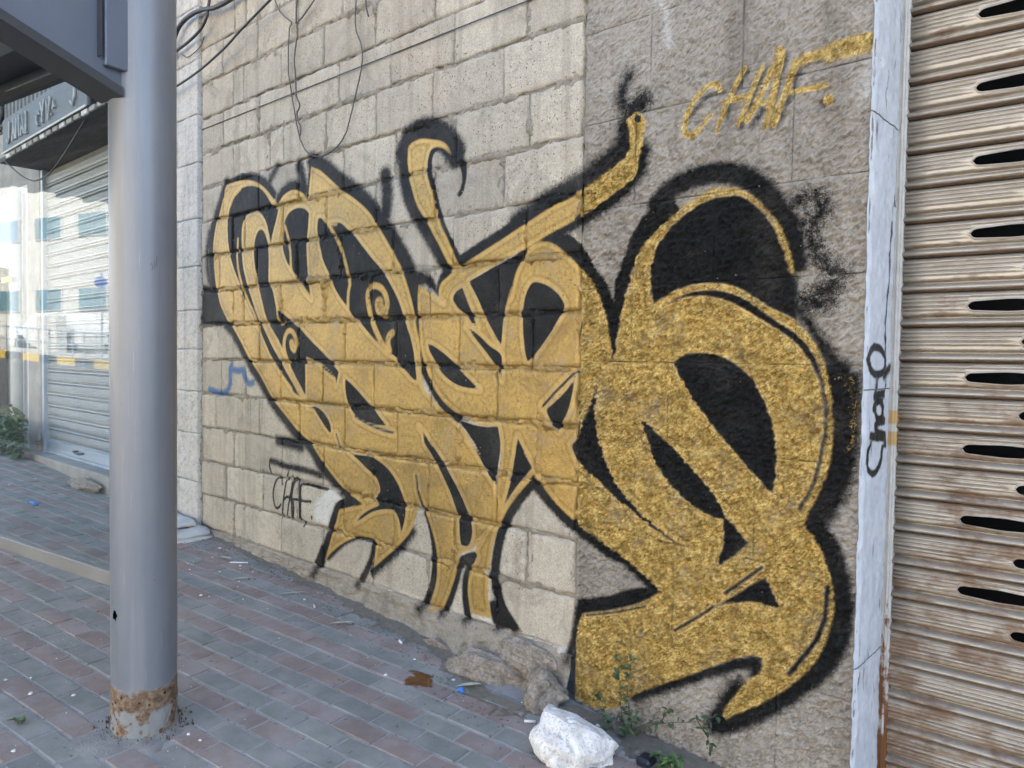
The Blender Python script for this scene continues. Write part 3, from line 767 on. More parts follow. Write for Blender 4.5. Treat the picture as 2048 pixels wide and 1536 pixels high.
# footing: broken concrete and rubble at the foot of the wall
fx = np.linspace(XL - .02, XR + .002, 500); ft = np.linspace(0, 1, 46)
FX, FT = np.meshgrid(fx, ft, indexing='ij')
yb = np.interp(FX, [-4.66, -4.2, -3.6, -3.0, -2.6, -2.3, -2.1, -1.9, -1.75, -1.62], [.05, .05, .055, .06, .075, .10, .17, .25, .25, .16])
ztop = Z00 - 5 * RH + .006
zb = gz(FX) - .03
prof = np.clip(FT * 1.25, 0, 1)
lump = fbm(FX, FT * .25 + FX * .1, 3.2, 3, 1, .5)
prot = np.where(FT < .62, .30 * (FT / .62), .30 + .70 * ((FT - .62) / .38) ** 1.8)
chip = np.clip(fbm(FX, FT * .12, 9, 3, 7, .6) * 5 - .35, 0, 1) * np.clip((FT - .15) * 4, 0, 1)
Yf = -.013 - (np.minimum(yb, .12) - .013) * np.clip(prot + .15 * lump * np.sin(np.pi * FT), 0, 1.1) + .006 * fbm(FX, FT * .3, 34, 4, 4, .6) + .011 * chip
Zf = ztop + (zb - ztop) * FT + .004 * fbm(FX + 5, FT * .4, 14, 3, 6)
Yf = np.where(FT < .03, .02, Yf)
V = np.stack([FX.ravel(), Yf.ravel(), Zf.ravel()], 1)
at = FLD.at(V[:, 0], V[:, 2]); at['ksoft'] = np.full(len(V), .03); at['gsoft'] = np.full(len(V), .03)
at['gold'] = at['gold'] + .012; at['white'] = np.full(len(V), .5)
M_FOOT = mat_block('footing_concrete', (.20, .175, .135), (.38, .335, .265), True)
mk('footing', V, grid_faces(500, 46)[:, ::-1], M_FOOT, wall, True, at)


def rock(name, c, s, mat, parent=None, seed=0, n=3, rough=.18, rot=(0, 0, 0), cuts=7):
    """a boulder: an icosphere cut by random planes, then roughened"""
    import bmesh
    bm = bmesh.new(); bmesh.ops.create_icosphere(bm, subdivisions=n, radius=1.0)
    rr = random.Random(seed); pl = []
    for i in range(cuts):
        d = Vector((rr.uniform(-1, 1), rr.uniform(-1, 1), rr.uniform(-1, 1))).normalized(); pl.append((d, rr.uniform(.5, .85)))
    Q = Matrix.Rotation(rot[2], 3, 'Z') @ Matrix.Rotation(rot[1], 3, 'Y') @ Matrix.Rotation(rot[0], 3, 'X')
    v = []
    for b in bm.verts:
        p = b.co.copy()
        for d, o in pl:
            e = p.dot(d) - o
            if e > 0: p = p - d * e
        nn = float(fbm(np.array([p.x + seed]), np.array([p.y * 1.3 + p.z * .9]), 2.2, 4, seed % 8)[0])
        p = p * (1 + rough * nn + .12 * rough * float(fbm(np.array([p.x * 3 + seed]), np.array([p.y * 3 + p.z * 2.3]), 3.0, 2, 5)[0]))
        p = Q @ Vector((p.x * s[0], p.y * s[1], p.z * s[2])) + Vector(c); v.append(tuple(p))
    f = [tuple(q.index for q in p.verts) for p in bm.faces]; bm.free()
    o = mk(name, v, f, mat, parent, False)
    return o


t = NT('rubble_stone'); v = t.pos(); n1 = t.noise(v, 16, 5, .7); n2 = t.noise(v, 70, 4, .7); n3 = t.noise(v, 200, 3, .6)
col = t.ramp(t.math('ADD', t.math('MULTIPLY', n1, .5), t.math('MULTIPLY', n2, .5)), [(.32, (.10, .08, .06)), (.48, (.25, .21, .165)), (.66, (.42, .365, .305))])
M_RUB = t.set(col, .95, 0, t.bump(t.math('ADD', n2, t.math('MULTIPLY', n3, .5)), 1.0, .012), .2)
for i, (x, y, s, rz, zz) in enumerate([(-2.02, -.095, (.22, .085, .080), .14, .005), (-1.715, -.085, (.085, .10, .10), .4, .02), (-2.36, -.045, (.13, .045, .05), .1, -.01), (-1.86, -.02, (.16, .06, .075), -.05, .085)]):
    rock('footing_stone', (x, y, gz(x) + zz), s, M_RUB, wall, 40 + i, 5, .26, (.1, .05, rz), 5)

# ------------------------------------------------------------------ hewn stone pier to the right of the blocks
pier = empty('stone_pier', (-1.155, 0, .05), 'rough hewn stone pier with gold letter and gold signature, beside the shutter', 'pier')
PZ = [-.02, .401, .756, 1.084, 1.37, 1.634, 1.918, 2.23, 2.556, 2.88, 3.2, 3.52, 3.84, 4.16, 4.35]
PJ = {0: [-1.407, -.882], 1: [-1.247], 2: [-1.408, -.969], 3: [-1.282], 4: [-1.432, -.856], 5: [-1.126], 6: [-1.429, -.88], 7: [-1.376, -1.044], 8: [-1.2, -.9], 9: [-1.4, -1.0], 10: [-1.2], 11: [-1.4, -.95], 12: [-1.2, -.9], 13: [-1.3]}
PXL, PXR = -1.650, -.6555


def hewn(X, Z, s=0, a=1.0):
    U = X * .82 + Z * .57; W = -X * .57 + Z * .82
    n1 = fbm(U * .72, W * 1.15, 88, 2, s, .55); n2 = fbm(X, Z, 9, 3, s + 2)
    r = np.abs(fbm(U * .8 + 9, W * 1.1, 46, 2, s + 4, .6))
    k = np.clip(1.15 - (Z - 1.75) * .9, .55, 1.1)
    return a * (k * (-.0145 * n1 + .011 * r) - .007 * n2 - .003)


for c in range(len(PZ) - 1):
    xs = [PXL] + PJ[c] + [PXR]
    for a, b in zip(xs[:-1], xs[1:]):
        sd = rw.randrange(7)
        fine = PZ[c] < 2.6
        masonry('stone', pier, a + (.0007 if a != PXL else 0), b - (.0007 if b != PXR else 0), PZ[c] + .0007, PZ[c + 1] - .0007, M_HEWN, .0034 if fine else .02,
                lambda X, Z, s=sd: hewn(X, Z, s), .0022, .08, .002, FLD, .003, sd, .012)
V, F = [], []
MB().box(PXL + .002, PXR - .003, .035, .20, -.05, 4.34).build('pier_core', M_MORTAR, pier)
# the drilled hole at the end of the gold arm: a short dark sleeve
t = NT('dark_hole'); M_DARK = t.set((.006, .006, .006), .95)
MB().tube([(-1.419, -.0085, 2.211), (-1.419, .02, 2.211)], .0115, 12).build('drill_hole', M_DARK, pier)

# ------------------------------------------------------------------ pilaster on the left
pil = empty('stone_pilaster', (-5.2, -.01, .28), 'pale dressed stone pilaster between the block wall and the grey post', 'pilaster')
pz = [.16, .55, .86, 1.13, 1.40, 1.65, 1.93, 2.23, 2.58, 2.88, 3.22, 3.55, 3.9, 4.25, 4.35]
for c in range(len(pz) - 1):
    xs = [-5.42, -5.05 if c % 2 else -4.93, -4.648]
    for a, b in zip(xs[:-1], xs[1:]):
        sd = rw.randrange(7)
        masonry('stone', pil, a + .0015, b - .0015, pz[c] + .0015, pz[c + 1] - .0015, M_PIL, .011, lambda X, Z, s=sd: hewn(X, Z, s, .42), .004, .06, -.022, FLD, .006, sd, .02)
MB().box(-5.415, -4.655, -.008, .2, .1, 4.34).build('pilaster_core', M_MORTAR, pil)

# ------------------------------------------------------------------ painted reveal (door jamb) and roller shutter on the right
t = NT('jamb_paint'); v = t.pos()
n1 = t.noise(v, 30, 5, .65); n2 = t.noise(t.pos((1, 60, 9)), 1.0, 4, .6); n3 = t.noise(v, 6, 4, .6)
col = t.ramp(n1, [(.3, (.48, .505, .53)), (.7, (.63, .65, .675))])
chip = t.mrange(t.math('ADD', t.math('MULTIPLY', n2, .65), t.math('MULTIPLY', n3, .35)), .60, .64)
col = t.mix(chip, col, (.20, .19, .18))
col = t.mix(t.mrange(n3, .55, .8, 0, .4), col, (.36, .38, .40))
col, ro, me, cg, ck = paint_layers(t, col, .6, 0.0, 0, v, spk=False)
M_JAMB = t.set(col, ro, me, t.bump(t.math('ADD', n1, t.math('MULTIPLY', chip, -.6)), .7, .005), .4)
jamb = empty('door_jamb', (-.645, .12, .02), 'chipped pale blue white door jamb with black scribbled letters', 'door jamb')
JX = -.6515
for z0, z1 in ((-.03, .50), (.504, 1.30), (1.304, 2.08), (2.084, 3.2), (3.204, 4.35)):
    nz = int((z1 - z0) / .008); ys = np.linspace(0.0, .262, 34); zs = np.linspace(z0, z1, nz)
    Yg, Zg = np.meshgrid(ys, zs, indexing='ij')
    dx = .004 * fbm(Yg, Zg, 12, 4, 3) + .003 * fbm(Yg, Zg, 45, 3, 5)
    rag = np.clip(1 - Yg / (.012 + .010 * fbm(Zg, Zg * .3, 18, 3, 6)), 0, 1)
    V = np.stack([(JX + dx - rag * .006).ravel(), (Yg - .008 * (ys[:, None] < .001)).ravel(), Zg.ravel()], 1)
    at = JFLD.at(V[:, 1], V[:, 2])
    mk('jamb_stone', V, grid_faces(34, nz), M_JAMB, jamb, True, at)
MB().box(-.66, -.6565, .0, .262, -.05, 4.35).build('jamb_core', M_MORTAR, jamb)

t = NT('shutter_steel'); v = t.pos()
vv = t.attr('vpos'); st = t.noise(t.pos((5, 5, 60)), 1.0, 5, .65); st2 = t.noise(t.pos((9, 9, 160)), 1.0, 4, .7); bl = t.noise(v, 5, 4, .6); fi = t.noise(v, 190, 3, .6)
mott = t.noise(t.pos((1, 1, 2)), 13, 5, .65)
col = t.ramp(t.math('ADD', t.math('MULTIPLY', mott, .5), t.math('ADD', t.math('MULTIPLY', bl, .35), t.math('MULTIPLY', st, .15))), [(.34, (.285, .242, .186)), (.52, (.37, .33, .272)), (.70, (.45, .415, .36))])
rustm = t.math('ADD', t.math('MULTIPLY', st2, .22), t.math('ADD', t.math('MULTIPLY', bl, .40), t.math('MULTIPLY', mott, .38)))
low2 = t.mrange(t.math('ABSOLUTE', t.math('SUBTRACT', vv, .03)), 0.0, .075, .24, 0.0)
low = t.mrange(t.math('ABSOLUTE', t.math('SUBTRACT', vv, .36)), 0.0, .07, .075, 0.0)
geo = t.n('ShaderNodeSeparateXYZ'); t.l(t.pos(), geo.inputs[0])
zg = t.mrange(geo.outputs['Z'], 0.0, 2.2, .055, -.025)
rr = t.math('ADD', t.math('ADD', rustm, zg), t.math('ADD', low, low2))
rc = t.mrange(rr, .50, .63)
rcol = t.ramp(st2, [(.3, (.05, .024, .012)), (.55, (.13, .065, .028)), (.8, (.24, .145, .07))])
col = t.mix(t.math('MULTIPLY', rc, .85), col, rcol)
M_SHUT = t.set(col, t.mrange(rc, 0, 1, .40, .85), t.mrange(rc, 0, 1, .45, 0.0), t.bump(t.math('ADD', t.math('MULTIPLY', rc, -.5), fi), .3, .003), .4)
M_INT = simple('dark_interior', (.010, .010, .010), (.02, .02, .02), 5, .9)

SH_ROT = rad(3.5)


def slat_mesh(name, parent, O, ax, L, z0, mat, slots=(), scale=1.0, nxs=24, nv=34):
    """one corrugated slat: O left end on the plane, ax unit vector along it; slots = [(centre, half length)]"""
    PER = .1037 * scale
    nrm = np.array([ax[1], -ax[0], 0.0])
    xs = np.linspace(0, L, nxs)
    for c, hl in slots:
        xs = np.concatenate([xs, c + hl * np.cos(np.linspace(0, np.pi, 18)), [c - hl * 1.08, c + hl * 1.08]])
    xs = np.unique(np.clip(xs, 0, L)); xs = xs[np.insert(np.diff(xs) > 1e-4, 0, True)]

    def prof(v):          # v 0..1 upwards; returns outward offset
        y = np.zeros_like(v)
        roll = np.clip((v - .02) / .20, 0, 1); y += np.where(v < .22, .015 * np.sin(np.pi * roll) ** .7, 0)
        y += np.where((v >= .22) & (v < .33), -.013 * np.sin(np.pi * (v - .22) / .11), 0)
        w = np.clip((v - .33) / .04, 0, 1)
        y += np.where(v >= .33, .003 * w, 0)
        y += np.where((v > .47) & (v < .93), .0066 * np.abs(np.sin(np.pi * 4 * (v - .47) / .46)) ** .8 - .0012, 0)
        y += np.where(v > .94, -.013 * (v - .94) / .06, 0) + np.where(v < .02, -.013 * (.02 - v) / .02, 0)
        return y
    lo_mid = .585; nlo, nhi = 34, 28
    V = []; A = []; hole = np.zeros(len(xs), bool)
    for i, x in enumerate(xs):
        wl = 0.0; near = 0.0
        for c, hl in slots:
            u = (x - c) / hl
            if abs(u) < 1: wl = max(wl, .037 * scale * (.68 + .32 * (1 - abs(u))) * min(1, math.sqrt(max(0, 1 - u * u)) * 2.3) * .5); hole[i] = True
            near = max(near, float(np.clip(1.35 - abs(u), 0, .25) * 4))
        vl = lo_mid - wl / PER; vh = lo_mid + wl / PER
        for vs_, n in ((np.linspace(0, 1, nlo) * vl, nlo), (vh + np.linspace(0, 1, nhi) * (1 - vh), nhi)):
            y = prof(vs_)
            if near > 0:
                dd = np.minimum(np.abs(vs_ - vl), np.abs(vs_ - vh))
                wgt = np.clip(1.4 - dd * 8, 0, 1) * min(1, near); y = y * (1 - wgt) + wgt * (.0035 + .003 * np.clip(1 - dd * 18, 0, 1))
            P = np.array(O)[None, :] + ax[None, :] * x + nrm[None, :] * y[:, None] * scale
            P[:, 2] = z0 + vs_ * PER
            V.append(P); A.append(vs_)
    V = np.vstack(V); A = np.concatenate(A); nt = nlo + nhi; F = []
    for i in range(len(xs) - 1):
        for k in list(range(nlo - 1)) + list(range(nlo, nt - 1)):
            F.append((i * nt + k, (i + 1) * nt + k, (i + 1) * nt + k + 1, i * nt + k + 1))
        if not (hole[i] or hole[i + 1]):
            k = nlo - 1; F.append((i * nt + k, (i + 1) * nt + k, (i + 1) * nt + k + 1, i * nt + k + 1))
    o = mk(name, V, np.array(F), mat, parent, True, {'vpos': A})
    if slots:
        sd_ = o.modifiers.new('sheet', 'SOLIDIFY'); sd_.thickness = .0028; sd_.offset = -1.0
    return o


shut = empty('roller_shutter', (0.4, .25, .03), 'weathered grey roller shutter with rust streaks and long vent slots, on the right', 'shutter')
axs = np.array([math.cos(SH_ROT), math.sin(SH_ROT), 0.0]); OS = (-.632, .252, 0.0)
Zs0 = 0.0356
for i in range(30):
    sl = [((.281 if i % 2 == 0 else .413) + .264 * k, .105) for k in range(5) if (.281 if i % 2 == 0 else .413) + .264 * k < 1.42]
    if i < 5 or i > 26: sl = []
    slat_mesh('slat', shut, OS, axs, 1.55, Zs0 + .1037 * i, M_SHUT, sl)
g = MB(); c0 = Vector((-.6565, .262, 0))
g.box(-.6555, -.628, .236, .268, -.02, 3.1, .003)
M_RAIL = simple('guide_rail_paint', (.30, .28, .25), (.47, .46, .44), 20, .6, .1, .4, .004)
t = NT('guide_rail'); v = t.pos(); n1 = t.noise(v, 25, 5, .7); n2 = t.noise(t.pos((40, 40, 8)), 1, 4, .6)
geo = t.n('ShaderNodeSeparateXYZ'); t.l(v, geo.inputs[0])
base = t.ramp(n1, [(.3, (.36, .345, .31)), (.7, (.50, .49, .46))])
rz = t.mrange(geo.outputs['Z'], .1, .9, .20, -.04)
rc = t.mrange(t.math('ADD', t.math('ADD', t.math('MULTIPLY', n1, .5), t.math('MULTIPLY', n2, .5)), rz), .56, .66)
base = t.mix(rc, base, (.15, .06, .018))
# two dabs of ochre paint on the rail
for zc, hz in ((1.215, .022), (1.15, .022)):
    d = t.math('ABSOLUTE', t.math('SUBTRACT', geo.outputs['Z'], zc)); base = t.mix(t.mrange(d, hz - .006, hz + .004, .8, 0), base, (.42, .24, .05))
M_RAIL = t.set(base, .65, .1, t.bump(n1, .4, .003), .4)
g.build('guide_rail', M_RAIL, shut)
MB().box(-.642, -.6345, .2285, .235, -.02, 3.1, .002).build('rail_lip', M_RAIL, shut)
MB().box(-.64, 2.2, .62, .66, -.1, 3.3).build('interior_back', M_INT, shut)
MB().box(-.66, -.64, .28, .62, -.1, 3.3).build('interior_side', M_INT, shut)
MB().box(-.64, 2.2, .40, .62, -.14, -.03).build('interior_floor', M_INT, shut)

# ------------------------------------------------------------------ the building above and beside (keeps the street side in shade)
M_REND = simple('building_render', (.36, .33, .29), (.46, .43, .38), 2.5, .9, 0, .5, .01)
bl_ = empty('building', (-3, 1, 0), 'tall rendered facade above the block wall, out of the picture at the top', 'building')
MB().box(-12, 6, .0, 6, 4.36, 7.2).build('upper_wall', M_REND, bl_)
MB().box(.90, 6, .0, .5, -.4, 4.355).build('side_wall', M_REND, bl_)
MB().box(-.655, .895, .0, .3, 3.12, 4.355).build('lintel', M_REND, bl_)

# ------------------------------------------------------------------ ground, pavement, road
def slope_sheet(name, x0, x1, y0, y1, dz, mat, kind='structure', n=2):
    V = []; F = []
    xs = np.linspace(x0, x1, n)
    for x in xs: V += [(x, y0, gz(x) + dz), (x, y1, gz(x) + dz)]
    for i in range(n - 1): F.append((2 * i, 2 * i + 2, 2 * i + 3, 2 * i + 1))
    return tagit(mk(name, V, F, mat), kind=kind)


M_SAND = simple('joint_sand', (.27, .26, .245), (.40, .385, .365), 40, .95, 0, .9, .004)
t = NT('asphalt'); v = t.pos(); n1 = t.noise(v, 60, 4, .7); n2 = t.noise(v, 1.2, 4, .6)
M_ASPH = t.set(t.ramp(t.math('ADD', t.math('MULTIPLY', n1, .5), t.math('MULTIPLY', n2, .5)), [(.3, (.055, .054, .052)), (.7, (.10, .098, .095))]), .9, 0, t.bump(n1, .5, .006))
M_EARTH = simple('far_ground', (.16, .14, .11), (.24, .21, .17), .5, .95)
t_l = slope_sheet('ground', -600, 600, -600, 600, -.45, M_EARTH, n=2); t_l['label'] = 'bare earth below everything out to the horizon'
side = slope_sheet('sidewalk', -30, 12, -4.0, .25, -.0035, M_SAND, n=22); side['label'] = 'sandy bed of the brick paved pavement'
road = slope_sheet('road', -140, 60, -13.0, -4.16, -.15, M_ASPH, n=40); road['label'] = 'asphalt road beyond the kerb, seen only in the glass'
far_walk = slope_sheet('far_sidewalk', -140, 60, -30.0, -13.2, -.02, simple('far_paving', (.40, .375, .33), (.50, .47, .42), 1.5, .9), n=40); far_walk['label'] = 'pale pavement on the far side of the road'

# pavers: stretcher bond, courses of red and grey, turned 8 degrees from the wall
th = rad(8.0)
e1 = Vector((math.cos(th), math.sin(th), GS_ * math.cos(th))).normalized()
nn = Vector((-GS_, 0, 1)).normalized()
e2 = nn.cross(e1).normalized()


def paver_mat(name, c1, c2):
    t = NT(name); v = t.pos(); o = t.rnd()
    n1 = t.noise(v, 160, 3, .7); n2 = t.noise(v, 6, 4, .6); n3 = t.noise(v, 28, 4, .65)
    col = t.ramp(t.math('ADD', t.math('MULTIPLY', n1, .35), t.math('MULTIPLY', n3, .65)), [(.32, c1), (.68, c2)])
    col = t.mix(t.mrange(o, 0, 1, 0, .45, False), col, (c1[0] * .62, c1[1] * .64, c1[2] * .66))
    col = t.mix(t.mrange(t.noise(v, 2.1, 5, .7, .8), .52, .72, 0, .32), col, (.11, .107, .10))
    col = t.mix(t.mrange(n2, .38, .70, 0, .68), col, (.27, .255, .238))
    spots = t.mrange(t.noise(v, 42, 2, .4), .70, .74); col = t.mix(t.math('MULTIPLY', spots, .55), col, (.05, .045, .04))
    return t.set(col, .86, 0, t.bump(t.math('ADD', n1, n3), .45, .0025), .3)


M_PR = paver_mat('paver_red', (.200, .150, .128), (.262, .206, .178))
M_PG = paver_mat('paver_grey', (.162, .168, .150), (.220, .226, .202))
PW, PL_ = .095, .190


def paver_me(name, l, w, mat, seed):
    rr = random.Random(seed); hl, hw = l / 2, w / 2; c = .0045
    j = lambda a: a + rr.uniform(-.0012, .0012)
    v = []
    for z, s_ in ((-.02, 0), (-.0045, 0), (0, c)):
        for sx, sy in ((-1, -1), (1, -1), (1, 1), (-1, 1)):
            v.append((sx * (j(hl) - s_), sy * (j(hw) - s_), z + (rr.uniform(-.0006, .0006) if z == 0 else 0)))
    f = [(8, 9, 10, 11)]
    for a, b in ((0, 4), (4, 8)):
        for k in range(4): f.append((a + k, a + (k + 1) % 4, b + (k + 1) % 4, b + k))
    me = bpy.data.meshes.new(name); me.from_pydata(v, [], f); me.update(); me.materials.append(mat); return me


ME_R = [paver_me('paver', PL_ - .007, PW - .006, M_PR, i) for i in range(5)]
ME_G = [paver_me('paver', PL_ - .007, PW - .006, M_PG, 50 + i) for i in range(5)]
rp = random.Random(3); plist = []
camp = Vector((0, -2.23405, 1.38015))
POLE = Vector((-2.53, -1.21, 0))
for r in range(-34, 26):
    v0 = -.467 + (r + .5) * PW
    off = (r % 2) * .5 * PL_ + rp.uniform(-.012, .012) - .018
    for c in range(-62, 16):
        u0 = off + c * PL_
        x = u0 * math.cos(th) - v0 * math.sin(th); y = u0 * math.sin(th) + v0 * math.cos(th)
        if not (-9.5 < x < 1.6 and -3.9 < y < .05): continue
        if y > -.03 and x < -.6: continue
        if math.hypot(x - POLE.x, y - POLE.y) < .15: continue
        # keep clear of the footing
        if y > -np.interp(x, [-4.66, -3.6, -2.6, -2.3, -2.1, -1.9, -1.62], [.03, .03, .05, .07, .13, .2, .12]): continue
        red = (r % 2 == 0)
        if rp.random() < .08: red = not red
        if y < -1.45 and rp.random() < .5: red = False
        P = Vector((x, y, gz(x))); d = P - camp
        px = d.dot(_r) / max(.05, d.dot(_f)); py = d.dot(_u) / max(.05, d.dot(_f))
        vis = d.dot(_f) > .3 and abs(px) < .74 and abs(py) < .60
        plist.append((0 if vis else 1, d.length, P, red, rp.uniform(-.012, .012), rp.uniform(-.0018, .0018), rp.randrange(5), rp.uniform(-.006, .006), rp.uniform(-.006, .006)))
plist.sort(key=lambda a: (a[0], a[1]))
base3 = Matrix((e1, e2, nn)).transposed()
rest = {True: MB(), False: MB()}
for i, (vis, dist, P, red, yaw, dz, mi, tx, ty) in enumerate(plist):
    M = Matrix.Translation(P + Vector((0, 0, dz))) @ (base3 @ Matrix.Rotation(yaw, 3, 'Z') @ Matrix.Rotation(tx, 3, 'X') @ Matrix.Rotation(ty, 3, 'Y')).to_4x4()
    me = (ME_R if red else ME_G)[mi]
    if i < 300:
        o = bpy.data.objects.new('paver', me); COL.objects.link(o); o.parent = side; o.matrix_local = M
    else:
        rest[red].add([tuple(M @ v.co) for v in me.vertices], [tuple(p.vertices) for p in me.polygons])
tagit(rest[True].build('red_pavers', M_PR, side), kind='stuff')
tagit(rest[False].build('grey_pavers', M_PG, side), kind='stuff')

# cement patch round the post and dirt along the wall
def blob(name, cx, cy, rx, ry, dz, mat, parent, seed=0, n=40, thick=.004, rot=0.0, amp=.35, kind=None):
    rr = np.random.default_rng(seed); a = np.linspace(0, 2 * np.pi, n, endpoint=False)
    ph = rr.uniform(0, 6.28, 6); rad_ = 1 + amp * sum(np.sin((k + 2) * a + ph[k]) / (k + 1.6) for k in range(6)) * .6
    x = rx * rad_ * np.cos(a); y = ry * rad_ * np.sin(a)
    X = cx + x * math.cos(rot) - y * math.sin(rot); Yy = cy + x * math.sin(rot) + y * math.cos(rot)
    V = [(cx, cy, gz(cx) + dz + thick)]
    V += [(cx + (p - cx) * .7, cy + (q - cy) * .7, gz(cx + (p - cx) * .7) + dz + thick * .9) for p, q in zip(X, Yy)]
    V += [(p, q, gz(p) + dz) for p, q in zip(X, Yy)]
    F = [(0, 1 + i, 1 + (i + 1) % n) for i in range(n)] + [(1 + i, 1 + n + i, 1 + n + (i + 1) % n, 1 + (i + 1) % n) for i in range(n)]
    return mk(name, V, F, mat, parent, True)


M_CEM = simple('cement_patch', (.17, .165, .15), (.29, .285, .265), 18, .95, 0, .8, .005)
blob('cement_patch', POLE.x + .03, POLE.y - .04, .165, .145, -.004, M_CEM, side, 9, 60, .010, .4, .55)
M_DIRT = simple('wall_foot_dirt', (.13, .115, .09), (.24, .215, .175), 45, .97, 0, 1.0, .006)
dv, df = [], []
xs = np.linspace(-4.66, -1.0, 160); ts = np.linspace(0, 1, 12)
for x in xs:
    wd = .10 + .05 * float(fbm(np.array([x]), np.array([0.]), 3, 3, 2)[0]) + (.06 if x > -2.9 else 0)
    y0 = -np.interp(x, [-4.66, -3.6, -2.6, -2.3, -2.1, -1.9, -1.75, -1.6, -1.0], [.01, .01, .03, .06, .12, .2, .19, .03, .0])
    for tt in ts:
        yy = y0 - wd * tt
        dv.append((x, yy, gz(x) + .016 * (1 - tt) ** 1.5 - .007 + .006 * float(fbm(np.array([x]), np.array([yy]), 22, 3, 5)[0])))
mk('dirt_strip', np.array(dv), grid_faces(160, 12)[:, ::-1], M_DIRT, side, True)['kind'] = 'stuff'

# kerbs
M_KY = simple('kerb_yellow', (.55, .36, .03), (.70, .48, .06), 6, .8); M_KB = simple('kerb_black', (.02, .02, .02), (.045, .045, .045), 6, .8); M_KC = simple('kerb_concrete', (.35, .34, .32), (.45, .44, .42), 6, .9)
for i in range(46):
    x = -46 + i * .8
    V = [(x, -13.2, gz(x) - .3), (x + .79, -13.2, gz(x + .79) - .3), (x + .79, -13.0, gz(x + .79) - .3), (x, -13.0, gz(x) - .3)]
    V += [(a, b, c + .36) for a, b, c in V]
    o = mk('kerb_stone', V, [(4, 5, 6, 7), (0, 4, 7, 3), (1, 2, 6, 5), (3, 7, 6, 2), (0, 1, 5, 4)], M_KY if i % 2 else M_KB, far_walk)
slk = MB()
for i in range(40):
    x = -30 + i * 1.0
    slk.add([(x, -4.16, gz(x) - .2), (x + .99, -4.16, gz(x + .99) - .2), (x + .99, -4.0, gz(x + .99) - .2), (x, -4.0, gz(x) - .2), (x, -4.16, gz(x) + .0), (x + .99, -4.16, gz(x + .99) + .0), (x + .99, -4.0, gz(x + .99) + .0), (x, -4.0, gz(x) + .0)], [(4, 5, 6, 7), (0, 4, 7, 3), (1, 2, 6, 5), (0, 1, 5, 4), (2, 3, 7, 6)])
slk.build('kerb_row', M_KC, side)

# ------------------------------------------------------------------ bus shelter: post, arm, roof, glass
shel = empty('bus_shelter', (POLE.x, POLE.y, gz(POLE.x)), 'grey steel bus shelter with round post, big roof arm and glass screen', 'bus shelter')
t = NT('post_paint'); v = t.pos(); geo = t.n('ShaderNodeSeparateXYZ'); t.l(v, geo.inputs[0])
n1 = t.noise(v, 3, 4, .6); n2 = t.noise(v, 48, 5, .7); n3 = t.noise(v, 14, 4, .65); n4 = t.noise(t.pos((20, 20, 1.2)), 1, 4, .6)
base = t.ramp(t.math('ADD', t.math('MULTIPLY', n1, .5), t.math('MULTIPLY', n4, .5)), [(.3, (.136, .146, .163)), (.7, (.180, .190, .206))])
base = t.mix(t.mrange(n4, .50, .72, 0, .35), base, (.25, .245, .235))
base = t.mix(t.mrange(t.noise(v, 9, 6, .75, 1.0), .58, .70, 0, .22), base, (.10, .105, .11))
base = t.mix(t.mrange(t.noise(t.pos((150, 150, 5)), 1, 3, .6), .66, .72, 0, .35), base, (.30, .30, .295))
line = t.math('ADD', .292, t.math('ADD', t.math('MULTIPLY', t.math('SUBTRACT', n3, .5), .10), t.math('MULTIPLY', t.math('SUBTRACT', n2, .5), .05)))
zz = t.math('SUBTRACT', geo.outputs['Z'], line)
rust = t.mrange(zz, -.012, .008, 1, 0)
inner = t.mrange(t.math('ADD', t.math('MULTIPLY', t.math('SUBTRACT', geo.outputs['Z'], .215), 9), t.math('MULTIPLY', n3, 1.0)), .45, .62)
rust2 = t.math('MULTIPLY', rust, t.math('MAXIMUM', inner, t.mrange(n3, .50, .56)))
grey = t.mix(n2, (.16, .165, .155), (.24, .245, .235))
rcol = t.ramp(n2, [(.30, (.045, .028, .018)), (.46, (.13, .075, .04)), (.60, (.20, .145, .095)), (.74, (.34, .30, .25))])
base = t.mix(rust, base, grey); base = t.mix(rust2, base, rcol)
pv = t.n('ShaderNodeTexVoronoi'); t.l(v, pv.inputs['Vector']); pv.inputs['Scale'].default_value = 46
psp = t.n('ShaderNodeSeparateColor'); t.l(pv.outputs['Color'], psp.inputs[0])
pit = t.math('MULTIPLY', t.math('MULTIPLY', t.mrange(pv.outputs['Distance'], .15, .3, 1, 0), t.mrange(psp.outputs[0], .40, .48)), rust2)
base = t.mix(pit, base, (.02, .014, .010))
fleck = t.math('MULTIPLY', t.mrange(pv.outputs['Distance'], .05, .09, 1, 0), t.mrange(psp.outputs[1], .965, .975))
base = t.mix(fleck, base, (.04, .03, .025))
M_POST = t.set(base, t.mrange(rust, 0, 1, .36, .9), t.mrange(rust, 0, 1, .15, 0), t.bump(t.math('SUBTRACT', t.math('MULTIPLY', n2, t.math('ADD', rust2, .06)), pit), .55, .004), .5)
NS = 128; zr = np.concatenate([np.linspace(gz(POLE.x) - .03, .36, 56), np.linspace(.38, .49, 6), np.linspace(.50, .57, 24), np.linspace(.6, 3.0, 24)])
A, Zp = np.meshgrid(np.arange(NS) * 2 * np.pi / NS, zr, indexing='ij')
pr = .1000 + np.where(Zp < .29, .0035 * fbm(A * 3, Zp * 12, 3, 4, 3), 0)
V = np.stack([(POLE.x + pr * np.cos(A)).ravel(), (POLE.y + pr * np.sin(A)).ravel(), Zp.ravel()], 1)
nzp = len(zr); i, j = np.meshgrid(np.arange(NS), np.arange(nzp - 1), indexing='ij')
a = (i * nzp + j).ravel(); b = (((i + 1) % NS) * nzp + j).ravel(); F = np.stack([a, b, b + 1, a + 1], 1)
